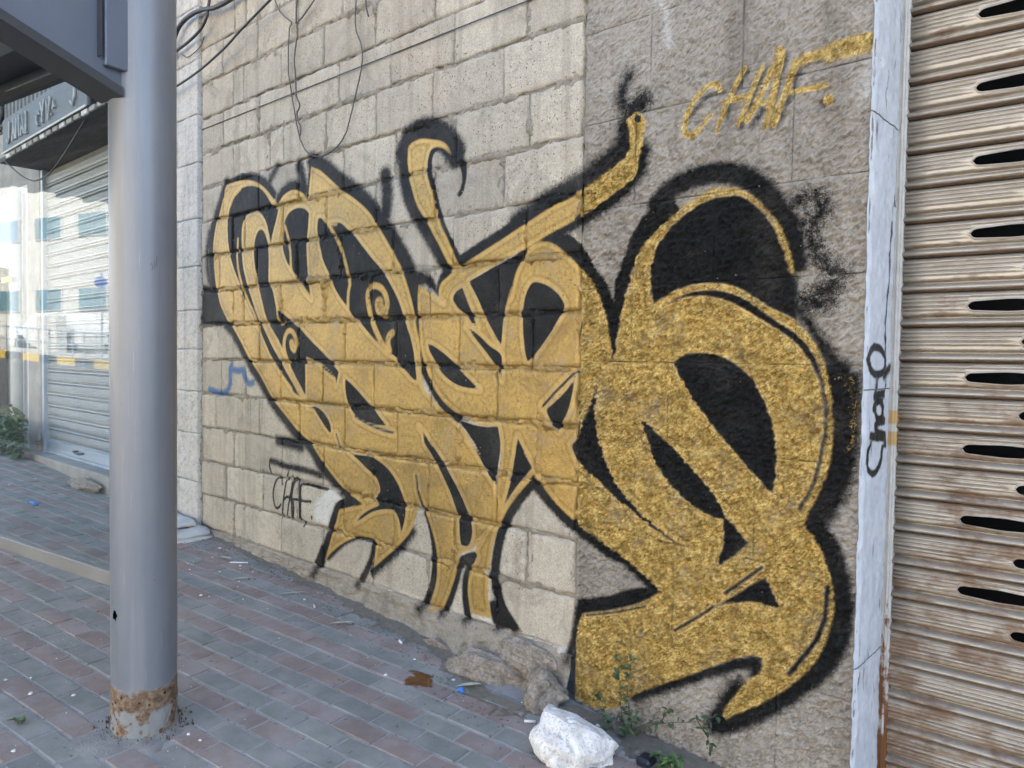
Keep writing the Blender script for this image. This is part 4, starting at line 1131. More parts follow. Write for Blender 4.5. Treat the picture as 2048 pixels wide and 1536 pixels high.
# ragged corrosion hole on the side towards the street
hd = Vector((0, -2.23405, 0)) - POLE; hd.z = 0; ha = math.atan2(hd.y, hd.x) - 1.02
cc = V[F].mean(1); ang = np.arctan2(cc[:, 1] - POLE.y, cc[:, 0] - POLE.x); da = (ang - ha + np.pi) % (2 * np.pi) - np.pi
rg = np.sqrt((da * .1 / .0105) ** 2 + ((cc[:, 2] - .533) / .0165) ** 2) + .5 * fbm(da * 40, cc[:, 2] * 60, 1.0, 2, 4)
F = F[rg > 1.0]
mk('post', V, F, M_POST, shel, True)
mk('post_core', *(lambda m: (m.v, m.f))(MB().tube([(POLE.x, POLE.y, .1), (POLE.x, POLE.y, 2.99)], .075, 24)), M_DARK, shel, True)

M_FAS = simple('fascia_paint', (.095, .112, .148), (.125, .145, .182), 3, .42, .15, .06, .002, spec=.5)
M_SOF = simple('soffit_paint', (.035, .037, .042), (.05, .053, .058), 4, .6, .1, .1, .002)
aV = Vector((math.cos(th), math.sin(th), 0)); pV = Vector((math.sin(th), -math.cos(th), 0))
MS = Matrix(((aV.x, pV.x, 0, POLE.x), (aV.y, pV.y, 0, POLE.y), (0, 0, 1, 0), (0, 0, 0, 1)))


def loc(m, name, mat, smooth=False, parent=None):
    return mk(name, [tuple(MS @ Vector(p)) for p in m.v], m.f, mat, parent or shel, smooth)


# arm: tapered web, bottom flange, collar plate (local: x along the shelter, y towards the street)
m = MB(); b0, b1 = 2.167, 2.60
for x0, x1 in ((-.055, .040),):
    L_ = 1.75; yb_ = .09
    z0a, z0b = 2.205, 2.205 + .375 * .9 * .62
    zb = lambda y: 2.205 + (y - .114) * .33
    V = [(x0, yb_, zb(yb_)), (x1, yb_, zb(yb_)), (x1, L_, zb(L_)), (x0, L_, zb(L_)), (x0, yb_, 3.0), (x1, yb_, 3.0), (x1, L_, 3.0), (x0, L_, 3.0)]
    m.add(V, [(0, 3, 2, 1), (4, 5, 6, 7), (0, 1, 5, 4), (1, 2, 6, 5), (2, 3, 7, 6), (3, 0, 4, 7)])
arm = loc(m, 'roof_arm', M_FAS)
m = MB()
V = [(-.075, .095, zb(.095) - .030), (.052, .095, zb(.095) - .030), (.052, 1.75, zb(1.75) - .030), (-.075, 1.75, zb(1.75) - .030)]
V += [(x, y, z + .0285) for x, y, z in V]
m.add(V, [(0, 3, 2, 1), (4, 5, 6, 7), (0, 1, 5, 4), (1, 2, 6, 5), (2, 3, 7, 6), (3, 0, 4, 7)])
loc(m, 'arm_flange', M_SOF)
loc(MB().box(-.062, .058, .02, .15, 2.247, 2.995, .004), 'collar_plate', M_FAS)
m = MB()
for zz_ in (2.30, 2.55, 2.80): m.box(.0585, .064, .05, .075, zz_, zz_ + .025, .004)
for zz_ in (2.32, 2.57, 2.82): m.box(.0405, .045, .4, .42, zz_, zz_ + .02, .004)
loc(MB().box(-.064, .0605, .162, .166, 2.27, 2.99), 'panel_seam', M_SOF, parent=shel)
# roof: panel with ribs underneath, on the far side of the arm
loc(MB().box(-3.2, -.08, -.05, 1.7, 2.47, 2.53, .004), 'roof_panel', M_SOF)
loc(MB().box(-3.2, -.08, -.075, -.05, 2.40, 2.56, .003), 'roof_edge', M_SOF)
for k in range(9):
    loc(MB().box(-3.18, -.09, .12 + k * .18, .16 + k * .18, 2.44, 2.469, .002), 'roof_rib', simple('rib_paint', (.12, .125, .13), (.16, .165, .17), 4, .5) if k == 0 else bpy.data.materials['rib_paint'])
loc(MB().box(-.055, .040, -.05, .088, 2.53, 2.99), 'arm_tail', M_FAS)
for k in range(3):
    z_ = 2.72
# glass screen on the post line
t = NT('screen_glass')
for n_ in list(t.t.nodes):
    if n_.type == 'BSDF_PRINCIPLED': t.t.nodes.remove(n_)
fr = t.n('ShaderNodeFresnel'); fr.inputs['IOR'].default_value = 1.72
tr = t.n('ShaderNodeBsdfTransparent'); tr.inputs['Color'].default_value = (.93, .955, .95, 1)
gl = t.n('ShaderNodeBsdfGlossy'); gl.inputs['Roughness'].default_value = .012
mx = t.n('ShaderNodeMixShader'); gm_ = t.n('ShaderNodeNewGeometry'); t.l(t.math('MULTIPLY', fr.outputs[0], t.math('SUBTRACT', 1.0, gm_.outputs['Backfacing'])), mx.inputs[0]); t.l(tr.outputs[0], mx.inputs[1]); t.l(gl.outputs[0], mx.inputs[2]); t.l(mx.outputs[0], t.out.inputs['Surface'])
M_GLASS = t.m
M_ALU = simple('rail_aluminium', (.17, .165, .15), (.22, .215, .20), 5, .5, .2, .1, .002)
loc(MB().box(-2.9, -.105, -.004, .004, .615, 2.40), 'glass_pane', M_GLASS)
loc(MB().box(-2.92, -.098, -.014, .014, .570, .6205, .003), 'bottom_rail', M_ALU)
loc(MB().box(-.1045, -.094, -.011, .011, .622, 2.20, .002), 'edge_clamp', M_ALU)
loc(MB().tube([(-2.95, 0, .1), (-2.95, 0, 2.5)], .05, 20), 'far_post', M_POST, True)

for st in ([(.2, 1.652), (.235, 1.662), (.26, 1.655), (.26, 1.640), (.22, 1.640)], [(.33, 1.645), (.33, 1.668)], [(.39, 1.650), (.395, 1.685)]):
    bA = math.atan2(-2.23405 - POLE.y, -POLE.x)
    MB().tube([(POLE.x + .1003 * math.cos(bA + a), POLE.y + .1003 * math.sin(bA + a), z) for a, z in st], .0007, 5).build('pen_mark', M_SOF, shel)

# ------------------------------------------------------------------ cables and wires on the wall
t = NT('black_cable'); M_CAB = t.set((.018, .018, .019), .5)
M_WIRE = simple('dusty_wire', (.05, .045, .04), (.11, .10, .09), 30, .7)


def wire(name, pts, r, mat, label, n=5, cat='cable', jit=0.0):
    p = crom(pts, n); rj = random.Random(len(pts))
    if jit: p = [q + np.array([rj.uniform(-jit, jit), rj.uniform(-jit, jit) * .5, rj.uniform(-jit, jit)]) for q in p]
    return tagit(MB().tube(p, r, 8).build(name, mat, None, True), label, cat)


wire('power_cable', [(-5.3, -.06, 2.95), (-5.05, -.055, 3.2), (-4.89, -.06, 3.388), (-4.79, -.06, 3.461), (-4.632, -.06, 3.478), (-4.468, -.06, 3.46), (-4.343, -.06, 3.432), (-4.163, -.05, 3.433), (-3.9, -.03, 3.47), (-3.6, -.02, 3.6)], .0135, M_CAB, 'thick black cable arching over the pale pilaster, top of wall')
wire('power_cable', [(-5.35, -.06, 3.2), (-4.949, -.06, 3.298), (-4.7, -.06, 3.322), (-4.533, -.06, 3.353), (-4.449, -.06, 3.404), (-4.43, -.06, 3.449), (-4.40, -.05, 3.6)], .009, M_CAB, 'thinner black cable curling up to join the thick one')
wire('power_cable', [(-5.4, -.08, 3.04), (-4.839, -.08, 3.069), (-4.491, -.08, 3.096), (-4.182, -.08, 3.15), (-4.01, -.08, 3.197), (-3.691, -.08, 3.272), (-3.404, -.06, 3.361), (-3.0, -.03, 3.52)], .0068, M_CAB, 'straight slanting black cable crossing the top left blocks')
wire('hanging_wire', [(-3.80, -.012, 3.40), (-3.708, -.02, 3.252), (-3.634, -.02, 3.184), (-3.577, -.02, 3.141), (-3.598, -.02, 3.112), (-3.607, -.02, 2.999), (-3.603, -.02, 2.882), (-3.574, -.02, 2.767), (-3.545, -.02, 2.668), (-3.516, -.02, 2.578), (-3.488, -.02, 2.512), (-3.446, -.02, 2.451), (-3.378, -.02, 2.409), (-3.299, -.02, 2.392), (-3.222, -.02, 2.398), (-3.148, -.02, 2.421), (-3.087, -.02, 2.468), (-3.052, -.02, 2.539), (-3.012, -.02, 2.636), (-2.973, -.02, 2.732), (-2.957, -.02, 2.811), (-2.975, -.02, 2.878), (-3.01, -.02, 2.943), (-3.017, -.02, 3.021), (-3.01, -.012, 3.2)], .0032, M_WIRE, 'thin wire hanging in a long loop on the blocks', jit=.0015)
wire('hanging_wire', [(-3.30, -.015, 3.24), (-3.431, -.025, 3.154), (-3.513, -.025, 3.117), (-3.509, -.025, 3.063), (-3.532, -.025, 2.993), (-3.539, -.025, 2.919), (-3.524, -.025, 2.816), (-3.521, -.025, 2.746), (-3.488, -.025, 2.686), (-3.516, -.025, 2.638), (-3.48, -.025, 2.57), (-3.483, -.025, 2.525)], .0040, M_WIRE, 'kinked wire dangling beside the looped wire', jit=.002)
wire('hanging_wire', [(-3.534, -.02, 3.125), (-3.532, -.02, 3.201), (-3.527, -.012, 3.30)], .004, M_WIRE, 'short tie wire above the knot in the loops', jit=.001)
wire('hanging_wire', [(-2.949, -.012, 3.10), (-2.931, -.02, 3.031), (-2.914, -.02, 2.984)], .004, M_WIRE, 'short loose wire end right of the looped wire')
wire('hanging_wire', [(-4.846, -.03, 3.296), (-4.764, -.035, 3.255), (-4.684, -.035, 3.255), (-4.605, -.02, 3.289), (-4.576, -.012, 3.343)], .003, M_WIRE, 'fine wire curling below the black cables on the pilaster edge')
wire('taut_wire', [(-4.621, -.006, 2.779), (-3.4, -.009, 2.772), (-2.244, -.009, 2.766), (-1.70, -.006, 2.762)], .0028, M_WIRE, 'thin straight wire stretched level across the upper blocks')

# ------------------------------------------------------------------ the shop further along, seen through the glass
M_GAL = NT('galvanised_slat'); t = M_GAL; v = t.pos(); n1 = t.noise(t.pos((2, 2, 30)), 1, 4, .6); n2 = t.noise(v, 20, 4, .6)
M_GAL = t.set(t.ramp(t.math('ADD', t.math('MULTIPLY', n1, .6), t.math('MULTIPLY', n2, .4)), [(.3, (.22, .235, .24)), (.7, (.33, .345, .35))]), .45, .3, t.bump(n2, .1, .002))
M_GALB = simple('galvanised_bar', (.30, .36, .42), (.38, .44, .50), 6, .45, .3)
M_CONC = simple('stained_concrete', (.22, .21, .19), (.38, .365, .33), 5, .92, 0, .6, .006)
M_CONL = simple('pale_plaster', (.48, .48, .46), (.62, .62, .60), 4, .9, 0, .5, .005)
M_SIGN = simple('sign_sheet', (.06, .066, .07), (.15, .162, .166), 7, .55, .2, .4, .006)
M_CLAD = simple('cladding_sheet', (.07, .073, .073), (.14, .144, .14), 6, .6, .2, .3, .004)
M_LET = simple('letter_paint', (.22, .24, .25), (.45, .47, .47), 20, .5, .1)
M_SOFT = simple('rusty_soffit', (.05, .045, .04), (.15, .14, .13), 12, .9, 0, .8, .008, stretch=(.6, 4, 1))
shop = empty('shop_front', (-6.6, .05, .4), 'old shop front with closed grey shutter and faded raised sign, behind the glass', 'shop')
ax2 = np.array([1.0, 0, 0])
for i in range(23):
    slat_mesh('slat', shop, (-7.66, .03, 0), ax2, 2.22, .56 + .1037 * i, M_GAL, (), 1.0, 3)
MB().box(-7.66, -5.44, .012, .04, .475, .565, .004).build('bottom_bar', M_GALB, shop)
MB().box(-7.66, -5.44, .0, .05, .452, .474, .003).build('bottom_lip', M_GALB, shop)
hb = MB().tube(crom([(-6.86, .012, .535), (-6.86, -.03, .535), (-6.74, -.03, .525), (-6.74, .012, .525)], 3), .008, 6).build('pull_handle', M_SOF, shop)
MB().box(-7.705, -7.662, -.012, .05, .44, 3.0, .004).build('guide_rail', M_GALB, shop)
MB().box(-8.06, -7.706, -.02, .3, .2, 3.05, .01).build('door_pillar', M_CONC, shop)
MB().box(-5.439, -5.425, -.01, .05, .44, 3.0).build('guide_rail', M_GALB, shop)
MB().box(-7.9, -5.43, -.12, .3, .25, .45, .012).build('threshold', M_CONC, shop)
rock('sun_sliver_stone', (-6.2, -.17, .36), (.28, .07, .05), M_RUB, shop, 71, 4, .25, (0, 0, .05), 6)  # added stone, stands in for a sunlit sliver of ground
MB().box(-10.5, -5.43, .051, .3, 2.95, 4.35).build('header_wall', M_CONC, shop)
MB().box(-10.5, -8.07, .02, .3, .2, 2.95).build('side_wall', M_CONL, shop)
# canopy and sign
MB().box(-7.70, -5.20, -.33, .05, 2.995, 3.03).build('canopy_soffit', M_SOFT, shop)
sg = MB().box(-7.46, -5.53, -.36, -.335, 3.03, 3.31, .006).build('sign_panel', M_SIGN, shop)
MB().box(-7.46, -5.53, -.372, -.361, 3.022, 3.036, .002).build('sign_trim', M_CONL, sg)
for k in range(16):
    x = -7.40 + k * .145
    MB().box(x, x + .10, -.355, -.335, 2.985, 3.02, .004).build('canopy_dentil', M_CONC if k % 3 else M_CONL, shop)
lx = [(-7.30, 'J'), (-7.16, 'A'), (-7.06, 'M'), (-6.93, 'A'), (-6.83, 'I'), (-6.55, 'C'), (-6.45, 'Y'), (-6.32, 'V'), (-6.22, '.'), (-5.82, 'L')]
GL = {'J': [[(.05, .15), (.05, .03), (.02, 0), (0, .03)]], 'A': [[(0, 0), (.03, .15), (.06, 0)], [(.012, .05), (.05, .05)]], 'M': [[(0, 0), (.01, .15), (.035, .05), (.06, .15), (.07, 0)]], 'I': [[(.02, 0), (.02, .15)], [(0, 0), (.04, 0)]], 'C': [[(.06, .06), (.04, .09), (.01, .07), (0, .03), (.03, 0)]], 'Y': [[(0, .14), (.03, .07), (.03, 0)], [(.07, .15), (.03, .07)]], 'V': [[(0, .13), (.03, 0), (.07, .14)]], '.': [[(0, .02), (.02, .02)], [(.03, .05), (.04, .1), (.06, .05)]], 'L': [[(.07, .17), (.06, .04), (.03, .0), (0, .03)]]}
for x, ch in lx:
    m = MB()
    for st in GL[ch]: m.tube([(x + a * 1.25, -.367, 3.085 + b * 1.1) for a, b in st], .0105, 6)
    m.build('raised_letter', M_LET, sg)
for k in range(26):
    x = -7.95 + k * .1
    MB().box(x, x + .072, -.30, -.26, 3.32, 4.2, .01).build('cladding_rib', M_CLAD, shop)
MB().box(-7.98, -5.3, -.259, -.24, 3.31, 4.2).build('cladding_sheet', M_CLAD, shop)
m = MB().tube(crom([(-7.75, -.31, 3.36), (-7.68, -.31, 3.40), (-7.66, -.31, 3.55), (-7.58, -.31, 3.62), (-6.95, -.31, 3.64), (-6.93, -.31, 3.75)], 5), .018, 8); m.build('frame_tube', M_SOF, shop, True)
m = MB().tube(crom([(-8.2, -.31, 3.52), (-7.95, -.31, 3.53), (-7.88, -.31, 3.6), (-7.88, -.31, 3.8)], 5), .018, 8); m.build('frame_tube', M_SOF, shop, True)
wire('drooping_wire', [(-7.6, -.33, 3.02), (-7.1, -.30, 2.79), (-6.7, -.30, 2.72), (-6.3, -.30, 2.78), (-5.6, -.30, 3.05), (-5.1, -.25, 3.35)], .006, M_WIRE, 'thin wire drooping under the shop canopy')
tagit(MB().tube([(-8.30, -.05, .40), (-8.30, -.05, 2.9)], .05, 14).build('drain_pipe', M_CONL, None, True), 'pale drain pipe standing left of the shop pillar', 'pipe')
tagit(MB().tube([(-8.86, -.06, .42), (-8.86, -.06, 2.2)], .075, 16).build('steel_post', M_SOF, None, True), 'dark round post at the left edge behind the glass', 'post')
tagit(MB().box(-8.52, -8.22, -.115, -.104, 2.02, 2.075, .003).build('yellow_plate', simple('yellow_paint', (.62, .42, .02), (.75, .52, .05), 5, .5)), 'small yellow plate on the pale drain pipe', 'sign')
pk = empty('padlock', (-7.72, -.03, .5), 'brass padlock at the foot of the far shutter', 'padlock')
MB().box(-7.755, -7.695, -.045, -.02, .47, .54, .006).build('lock_body', simple('brass', (.35, .22, .09), (.45, .30, .14), 20, .4, .8), pk)
MB().tube(crom([(-7.745, -.032, .54), (-7.745, -.032, .59), (-7.725, -.032, .61), (-7.705, -.032, .59), (-7.705, -.032, .54)], 4), .006, 8).build('shackle', simple('steel_bright', (.5, .5, .5), (.6, .6, .6), 10, .3, .9), pk, True)

# ------------------------------------------------------------------ white rock at the foot of the pier
def white_rock():
    import bmesh
    bm = bmesh.new()
    # local axes: x right along the view of a passer-by, y away, z up; an angular broken limestone block
    pts = [(-.135, .00, .085), (-.115, -.03, .13), (-.085, .02, .185), (-.07, .08, .18), (-.02, -.01, .155), (.02, .05, .14), (.05, .02, .115), (.085, .04, .10), (.115, .0, .075), (.130, .02, .045), (.128, .03, .01), (.11, -.03, .0), (.06, -.06, -.01), (0, -.075, -.01), (-.05, -.075, -.01), (-.10, -.055, .02), (-.12, -.04, .05), (-.06, -.07, .09), (.03, -.065, .055), (-.10, .10, .02), (0, .13, .0), (.09, .10, .0), (-.02, .11, .11), (-.11, .05, .0)]
    for p in pts: bm.verts.new(p)
    bmesh.ops.convex_hull(bm, input=bm.verts)
    bmesh.ops.triangulate(bm, faces=bm.faces)
    bmesh.ops.subdivide_edges(bm, edges=bm.edges, cuts=5, use_grid_fill=True)
    bm.normal_update()
    V = np.array([v.co[:] for v in bm.verts]); N = np.array([v.normal[:] for v in bm.verts])
    d = .020 * fbm(V[:, 0] + V[:, 2] * .7, V[:, 1] * .8 - V[:, 2] * .6, 13, 4, 3, .55)
    crease = np.exp(-((V[:, 0] * .55 + V[:, 2] - .075 + .03 * np.sin(V[:, 0] * 30)) / .008) ** 2) * .008
    crease2 = np.exp(-((V[:, 0] - V[:, 2] * .55 + .10) / .007) ** 2) * .006
    V = V + N * (d - crease - crease2)[:, None]
    F = [tuple(v.index for v in f.verts) for f in bm.faces]; bm.free()
    return V, F


V, F = white_rock()
a_ = math.atan2(.665, .747)
V[:, 0] *= 1.10
V = np.stack([V[:, 0] * math.cos(a_) - V[:, 1] * math.sin(a_) - 1.425, V[:, 0] * math.sin(a_) + V[:, 1] * math.cos(a_) - .30, V[:, 2] * .78 + gz(-1.45) - .008], 1)
t = NT('white_limestone'); v = t.pos(); n1 = t.noise(v, 22, 5, .65); n2 = t.noise(v, 120, 3, .6); n3 = t.noise(v, 7, 3, .5)
col = t.ramp(n1, [(.30, (.43, .405, .36)), (.6, (.66, .635, .59))]); col = t.mix(t.mrange(n2, .54, .64, 0, .55), col, (.24, .23, .21)); col = t.mix(t.mrange(n3, .60, .75, 0, .55), col, (.38, .31, .22))
M_WR = t.set(col, .85, 0, t.bump(t.math('ADD', n2, n1), .7, .004), .3)
tagit(mk('rock', V, F, M_WR, None, False), 'angular white limestone rock lying at the foot of the wall', 'rock')
tagit(rock('pebble', (-1.318, -.34, gz(-1.318) + .012), (.024, .02, .014), simple('pebble_brown', (.26, .15, .09), (.34, .21, .14), 20, .8), None, 3, 2, .1), 'small brown pebble in front of the white rock', 'pebble')

# ------------------------------------------------------------------ weeds
def leaf_mat(name, c1, c2):
    t = NT(name); o = t.noise(t.pos(), 30, 3, .5); col = t.ramp(o, [(.3, c1), (.7, c2)])
    t.b.inputs['Subsurface Weight'].default_value = 0.0
    return t.set(col, .55, 0, None, .4)


M_LEAF = leaf_mat('leaf_green', (.035, .075, .022), (.075, .135, .040)); M_LEAFD = leaf_mat('leaf_dark', (.022, .05, .02), (.05, .09, .035)); M_STEM = simple('stem_brown', (.07, .055, .035), (.12, .10, .06), 30, .8)


def leaf(m, p, d, up, l, w, curl=.25):
    d = Vector(d).normalized(); s = d.cross(Vector(up)).normalized(); n = s.cross(d).normalized(); p = Vector(p)
    v = [p]; f = []
    for k, (tt, ww) in enumerate(((.3, .8), (.6, 1.0), (.85, .55))):
        c = p + d * l * tt - n * curl * l * tt * tt
        v += [c + s * w * ww * .5 + n * w * .18, c, c - s * w * ww * .5 + n * w * .18]
    v.append(p + d * l - n * curl * l)
    f = [(0, 1, 2), (0, 2, 3), (1, 4, 5, 2), (2, 5, 6, 3), (4, 7, 8, 5), (5, 8, 9, 6), (7, 10, 8), (8, 10, 9)]
    m.add(v, f)


def weed(name, stems, label, mat, leaf_l, per, seed, group=None, loc_=None):
    rr = random.Random(seed)
    root = empty(name, loc_ or stems[0][0], label, 'plant', group)
    ms = MB(); ml = MB()
    for st in stems:
        p = crom(st, 6); n = len(p)
        ms.tube(p, [max(.0009, .0028 * (1 - i / n)) for i in range(n)], 5)
        for i in range(2, n):
            for k in range(per):
                dr = Vector((rr.uniform(-1, 1), rr.uniform(-1, .35), rr.uniform(-.35, .8)))
                leaf(ml, p[i], dr, (rr.uniform(-.5, .5), rr.uniform(-.5, .2), 1), leaf_l * rr.uniform(.5, 1.2), leaf_l * rr.uniform(.35, .6), rr.uniform(0, .5))
    ms.build('stems', M_STEM, root, True); ml.build('leaves', mat, root)
    return root


G0 = gz(-1.35)
weed('weed', [[(-1.385, -.035, .03), (-1.41, -.045, .14), (-1.425, -.04, .27), (-1.44, -.03, .40)], [(-1.385, -.035, .03), (-1.37, -.05, .12), (-1.39, -.04, .22), (-1.38, -.03, .33)], [(-1.385, -.04, .03), (-1.44, -.07, .10), (-1.50, -.06, .19)], [(-1.385, -.04, .03), (-1.36, -.09, .10), (-1.33, -.08, .17)], [(-1.40, -.05, .03), (-1.42, -.12, .08), (-1.42, -.14, .15)]],
     'dark green leafy weed growing up the wall behind the white rock', M_LEAFD, .030, 2, 5)
weed('weed', [[(-1.37, -.04, .05), (-1.30, -.05, .13), (-1.22, -.05, .17), (-1.12, -.04, .205), (-1.06, -.035, .24)], [(-1.12, -.04, .205), (-1.08, -.05, .17), (-1.07, -.05, .12)], [(-1.25, -.05, .16), (-1.22, -.05, .22)]],
     'thin branching weed reaching right across the foot of the pier', M_LEAFD, .028, 1, 8)
weed('weed', [[(-1.17, -.14, .06), (-1.16, -.15, .10), (-1.13, -.16, .12)], [(-1.18, -.13, .06), (-1.20, -.15, .11)], [(-1.18, -.14, .06), (-1.14, -.11, .11)]], 'bright green sprig in the lower corner right of the rock', M_LEAF, .03, 3, 9)
weed('weed', [[(-2.80, -1.50, .152), (-2.81, -1.51, .163)], [(-2.80, -1.50, .152), (-2.785, -1.495, .165)], [(-2.80, -1.50, .152), (-2.80, -1.48, .163)]], 'tiny green tuft in a paving joint near the grey post', M_LEAF, .022, 1, 3)
sh_ = [[(x, -.16 - .1 * abs(math.sin(i * 3.1)), .42), (x + .05 * math.sin(i), -.22, .55 + .05 * math.cos(i * 2)), (x + .1 * math.sin(i * 1.7), -.24, .68 + .16 * math.sin(i * 1.3) ** 2)] for i, x in enumerate(np.linspace(-8.7, -7.55, 17))]
weed('shrub', sh_, 'straggling green weeds at the foot of the shop pillar behind the glass', M_LEAF, .11, 3, 14, None, (-8.1, -.16, .42))
tagit(MB().box(-1.265, -1.21, -.19, -.13, G0 - .008, G0 + .022, .010).build('plastic_scrap', NT('black_plastic').set((.012, .013, .02), .35)), 'dark plastic scrap under the weed beside the rock', 'litter')

# ------------------------------------------------------------------ litter
t = NT('brown_sludge'); v = t.pos(); n1 = t.noise(v, 60, 4, .6)
M_STAIN = t.set(t.ramp(n1, [(.3, (.05, .018, .004)), (.7, (.14, .055, .012))]), .35, 0, t.bump(n1, .4, .003), .5)
stn = empty('brown_spill', (-2.16, -.32, gz(-2.16)), 'wet rusty brown spill splashed on the paving near the footing', 'spill')
for i, (dx, dy, rx, ry, rt) in enumerate([(0, 0, .042, .034, .5), (-.02, .030, .045, .020, .1), (.012, -.030, .035, .026, .8), (.045, .010, .035, .009, -.5), (.03, -.01, .03, .02, -.8), (-.055, .028, .03, .008, .3), (-.03, -.03, .012, .030, .5)]):
    blob('spill_blot', -2.16 + dx, -.32 + dy, rx, ry, .0015, M_STAIN, stn, 30 + i, 30, .0022, rt, .5)
for i in range(16):
    a = R.uniform(0, 6.28); d = R.uniform(.08, .32)
    blob('spill_drop', -2.2 + d * math.cos(a) * 1.2, -.36 + d * math.sin(a) * .7, R.uniform(.003, .007), R.uniform(.002, .004), .0014, M_STAIN, stn, 60 + i, 9, .001, a)
M_DL = leaf_mat('dry_leaf', (.27, .27, .20), (.38, .38, .30)); M_PAPER = simple('white_paper', (.62, .62, .60), (.75, .75, .73), 20, .8)


def dry_leaf(x, y, l, w, ang, label, mat=None):
    m = MB(); leaf(m, (x, y, gz(x) + .006), (math.cos(ang), math.sin(ang), .03), (0, 0, 1), l, w, .03)
    return tagit(m.build('fallen_leaf', mat or M_DL), label, 'leaf', 'fallen leaves on the paving')


dry_leaf(-2.02, -.265, .105, .026, .95, 'long pale dry leaf lying against the footing rubble')
dry_leaf(-2.83, -.28, .12, .020, .95, 'slim grey dry leaf on the paving below the gold leg')
dry_leaf(-3.30, -.255, .14, .012, 1.0, 'thin curled dry leaf near the foot of the middle blocks')
dry_leaf(-4.02, -.20, .10, .028, .3, 'dull dry leaf lying near the folded sheet')
dry_leaf(-3.64, -.33, .12, .016, .95, 'narrow dry leaf alone on the red pavers')


def butt(x, y, l, r, ang, label, mat=M_PAPER):
    d = Vector((math.cos(ang), math.sin(ang), 0)) * l / 2; p = Vector((x, y, gz(x) + r + .001))
    return tagit(MB().tube([p - d, p + d], r, 8).build('cigarette_butt', mat, None, True), label, 'cigarette butt', 'cigarette butts on the paving')


butt(-1.66, -.245, .04, .0045, .65, 'white cigarette butt left of the white rock')
butt(-2.47, -.16, .035, .0045, -.4, 'white cigarette butt by the broken footing')
butt(-3.86, -.16, .10, .004, .75, 'long white stick on the paving near the wall')
butt(-3.05, -.21, .035, .0045, -.5, 'tan tipped butt on the paving below the blocks', simple('butt_tan', (.5, .36, .24), (.62, .5, .38), 30, .8))
rb = simple('blue_plastic', (.01, .10, .38), (.02, .16, .5), 10, .4)
m = MB(); m.tube(crom([(-1.99, -.285, gz(-1.99) + .006), (-1.978, -.272, gz(-1.98) + .014), (-1.965, -.28, gz(-1.965) + .006)], 4), [.004, .006, .008, .009, .009, .008, .007, .005, .004], 8)
tagit(m.build('plastic_scrap', rb), 'bright blue plastic scrap beside the brown spill', 'litter')
m = MB(); m.box(-5.9, -5.78, -.62, -.59, gz(-5.84), gz(-5.84) + .02, .006)
tagit(m.build('plastic_wrapper', rb), 'blue wrapper on the paving behind the glass', 'litter')
# chips of plaster scattered over the paving: nobody could count them
chips = MB(); rc_ = random.Random(21)
for i in range(330):
    k = rc_.random()
    if k < .45: x = rc_.uniform(-3.6, -2.0); y = rc_.uniform(-1.9, -.9)
    elif k < .8: x = rc_.uniform(-5.0, -1.3); y = -rc_.uniform(.04, .45)
    else: x = rc_.uniform(-8, -1.0); y = rc_.uniform(-1.6, -.1)
    s = rc_.choice([.0015, .0018, .002, .002, .0025, .003, .004, .008]) * rc_.uniform(.7, 1.3); z = gz(x) + .001
    if math.hypot(x - POLE.x, y - POLE.y) < .11: continue
    a0 = rc_.uniform(0, 6.28); v = []
    for q_ in range(5): v.append((x + s * math.cos(a0 + q_ * 1.257) * rc_.uniform(.6, 1.4), y + s * math.sin(a0 + q_ * 1.257) * rc_.uniform(.4, 1.1), z))
    v += [(p[0] * .6 + x * .4, p[1] * .6 + y * .4, z + s * .45) for p in v]
    chips.add(v, [(5, 6, 7, 8, 9)] + [(q_, (q_ + 1) % 5, 5 + (q_ + 1) % 5, 5 + q_) for q_ in range(5)])
tagit(chips.build('plaster_chips', simple('chip_white', (.50, .49, .46), (.72, .71, .68), 90, .9)), 'scattered white plaster chips and grit on the paving', 'debris', kind='stuff')
grit = MB()
for i in range(900):
    x = rc_.uniform(-4.7, -1.2); y = -abs(rc_.gauss(0, .10)) - np.interp(x, [-4.66, -2.6, -2.1, -1.9, -1.6], [.03, .05, .15, .24, .1]); s = rc_.uniform(.002, .007)
    grit.add([(x - s, y, gz(x)), (x + s * .8, y - s * .5, gz(x)), (x + s * .3, y + s, gz(x)), (x, y, gz(x) + s * 1.1)], [(0, 1, 3), (1, 2, 3), (2, 0, 3)])
for i in range(1500):                      # grit caught in the paving joints towards the street
    k_ = rc_.randrange(-16, 3); u_ = rc_.uniform(-3.9, -1.7); v_ = -.467 + k_ * PW + rc_.gauss(0, .004)
    x = u_ * math.cos(th) - v_ * math.sin(th); y = u_ * math.sin(th) + v_ * math.cos(th); s = rc_.uniform(.0012, .0035) * (1.2 if k_ < -7 else .7)
    if math.hypot(x - POLE.x, y - POLE.y) < .11: continue
    grit.add([(x - s, y, gz(x) - .002), (x + s * .8, y - s * .5, gz(x) - .002), (x + s * .3, y + s, gz(x) - .002), (x, y, gz(x) + s * .9)], [(0, 1, 3), (1, 2, 3), (2, 0, 3)])
tagit(grit.build('grit', M_DIRT), 'brown grit gathered along the foot of the wall', 'debris', kind='stuff')
for i in range(260):                       # grime and flakes round the foot of the post
    a = rc_.uniform(0, 6.28); d = .102 + abs(rc_.gauss(0, .022)); x = POLE.x + d * math.cos(a); y = POLE.y + d * math.sin(a); s = rc_.uniform(.0015, .005)
    grime_v = [(x - s, y, gz(x)), (x + s * .8, y - s * .5, gz(x)), (x + s * .3, y + s, gz(x)), (x, y, gz(x) + .006 + s)]
    if i == 0: grm = MB()
    grm.add(grime_v, [(0, 1, 3), (1, 2, 3), (2, 0, 3)])
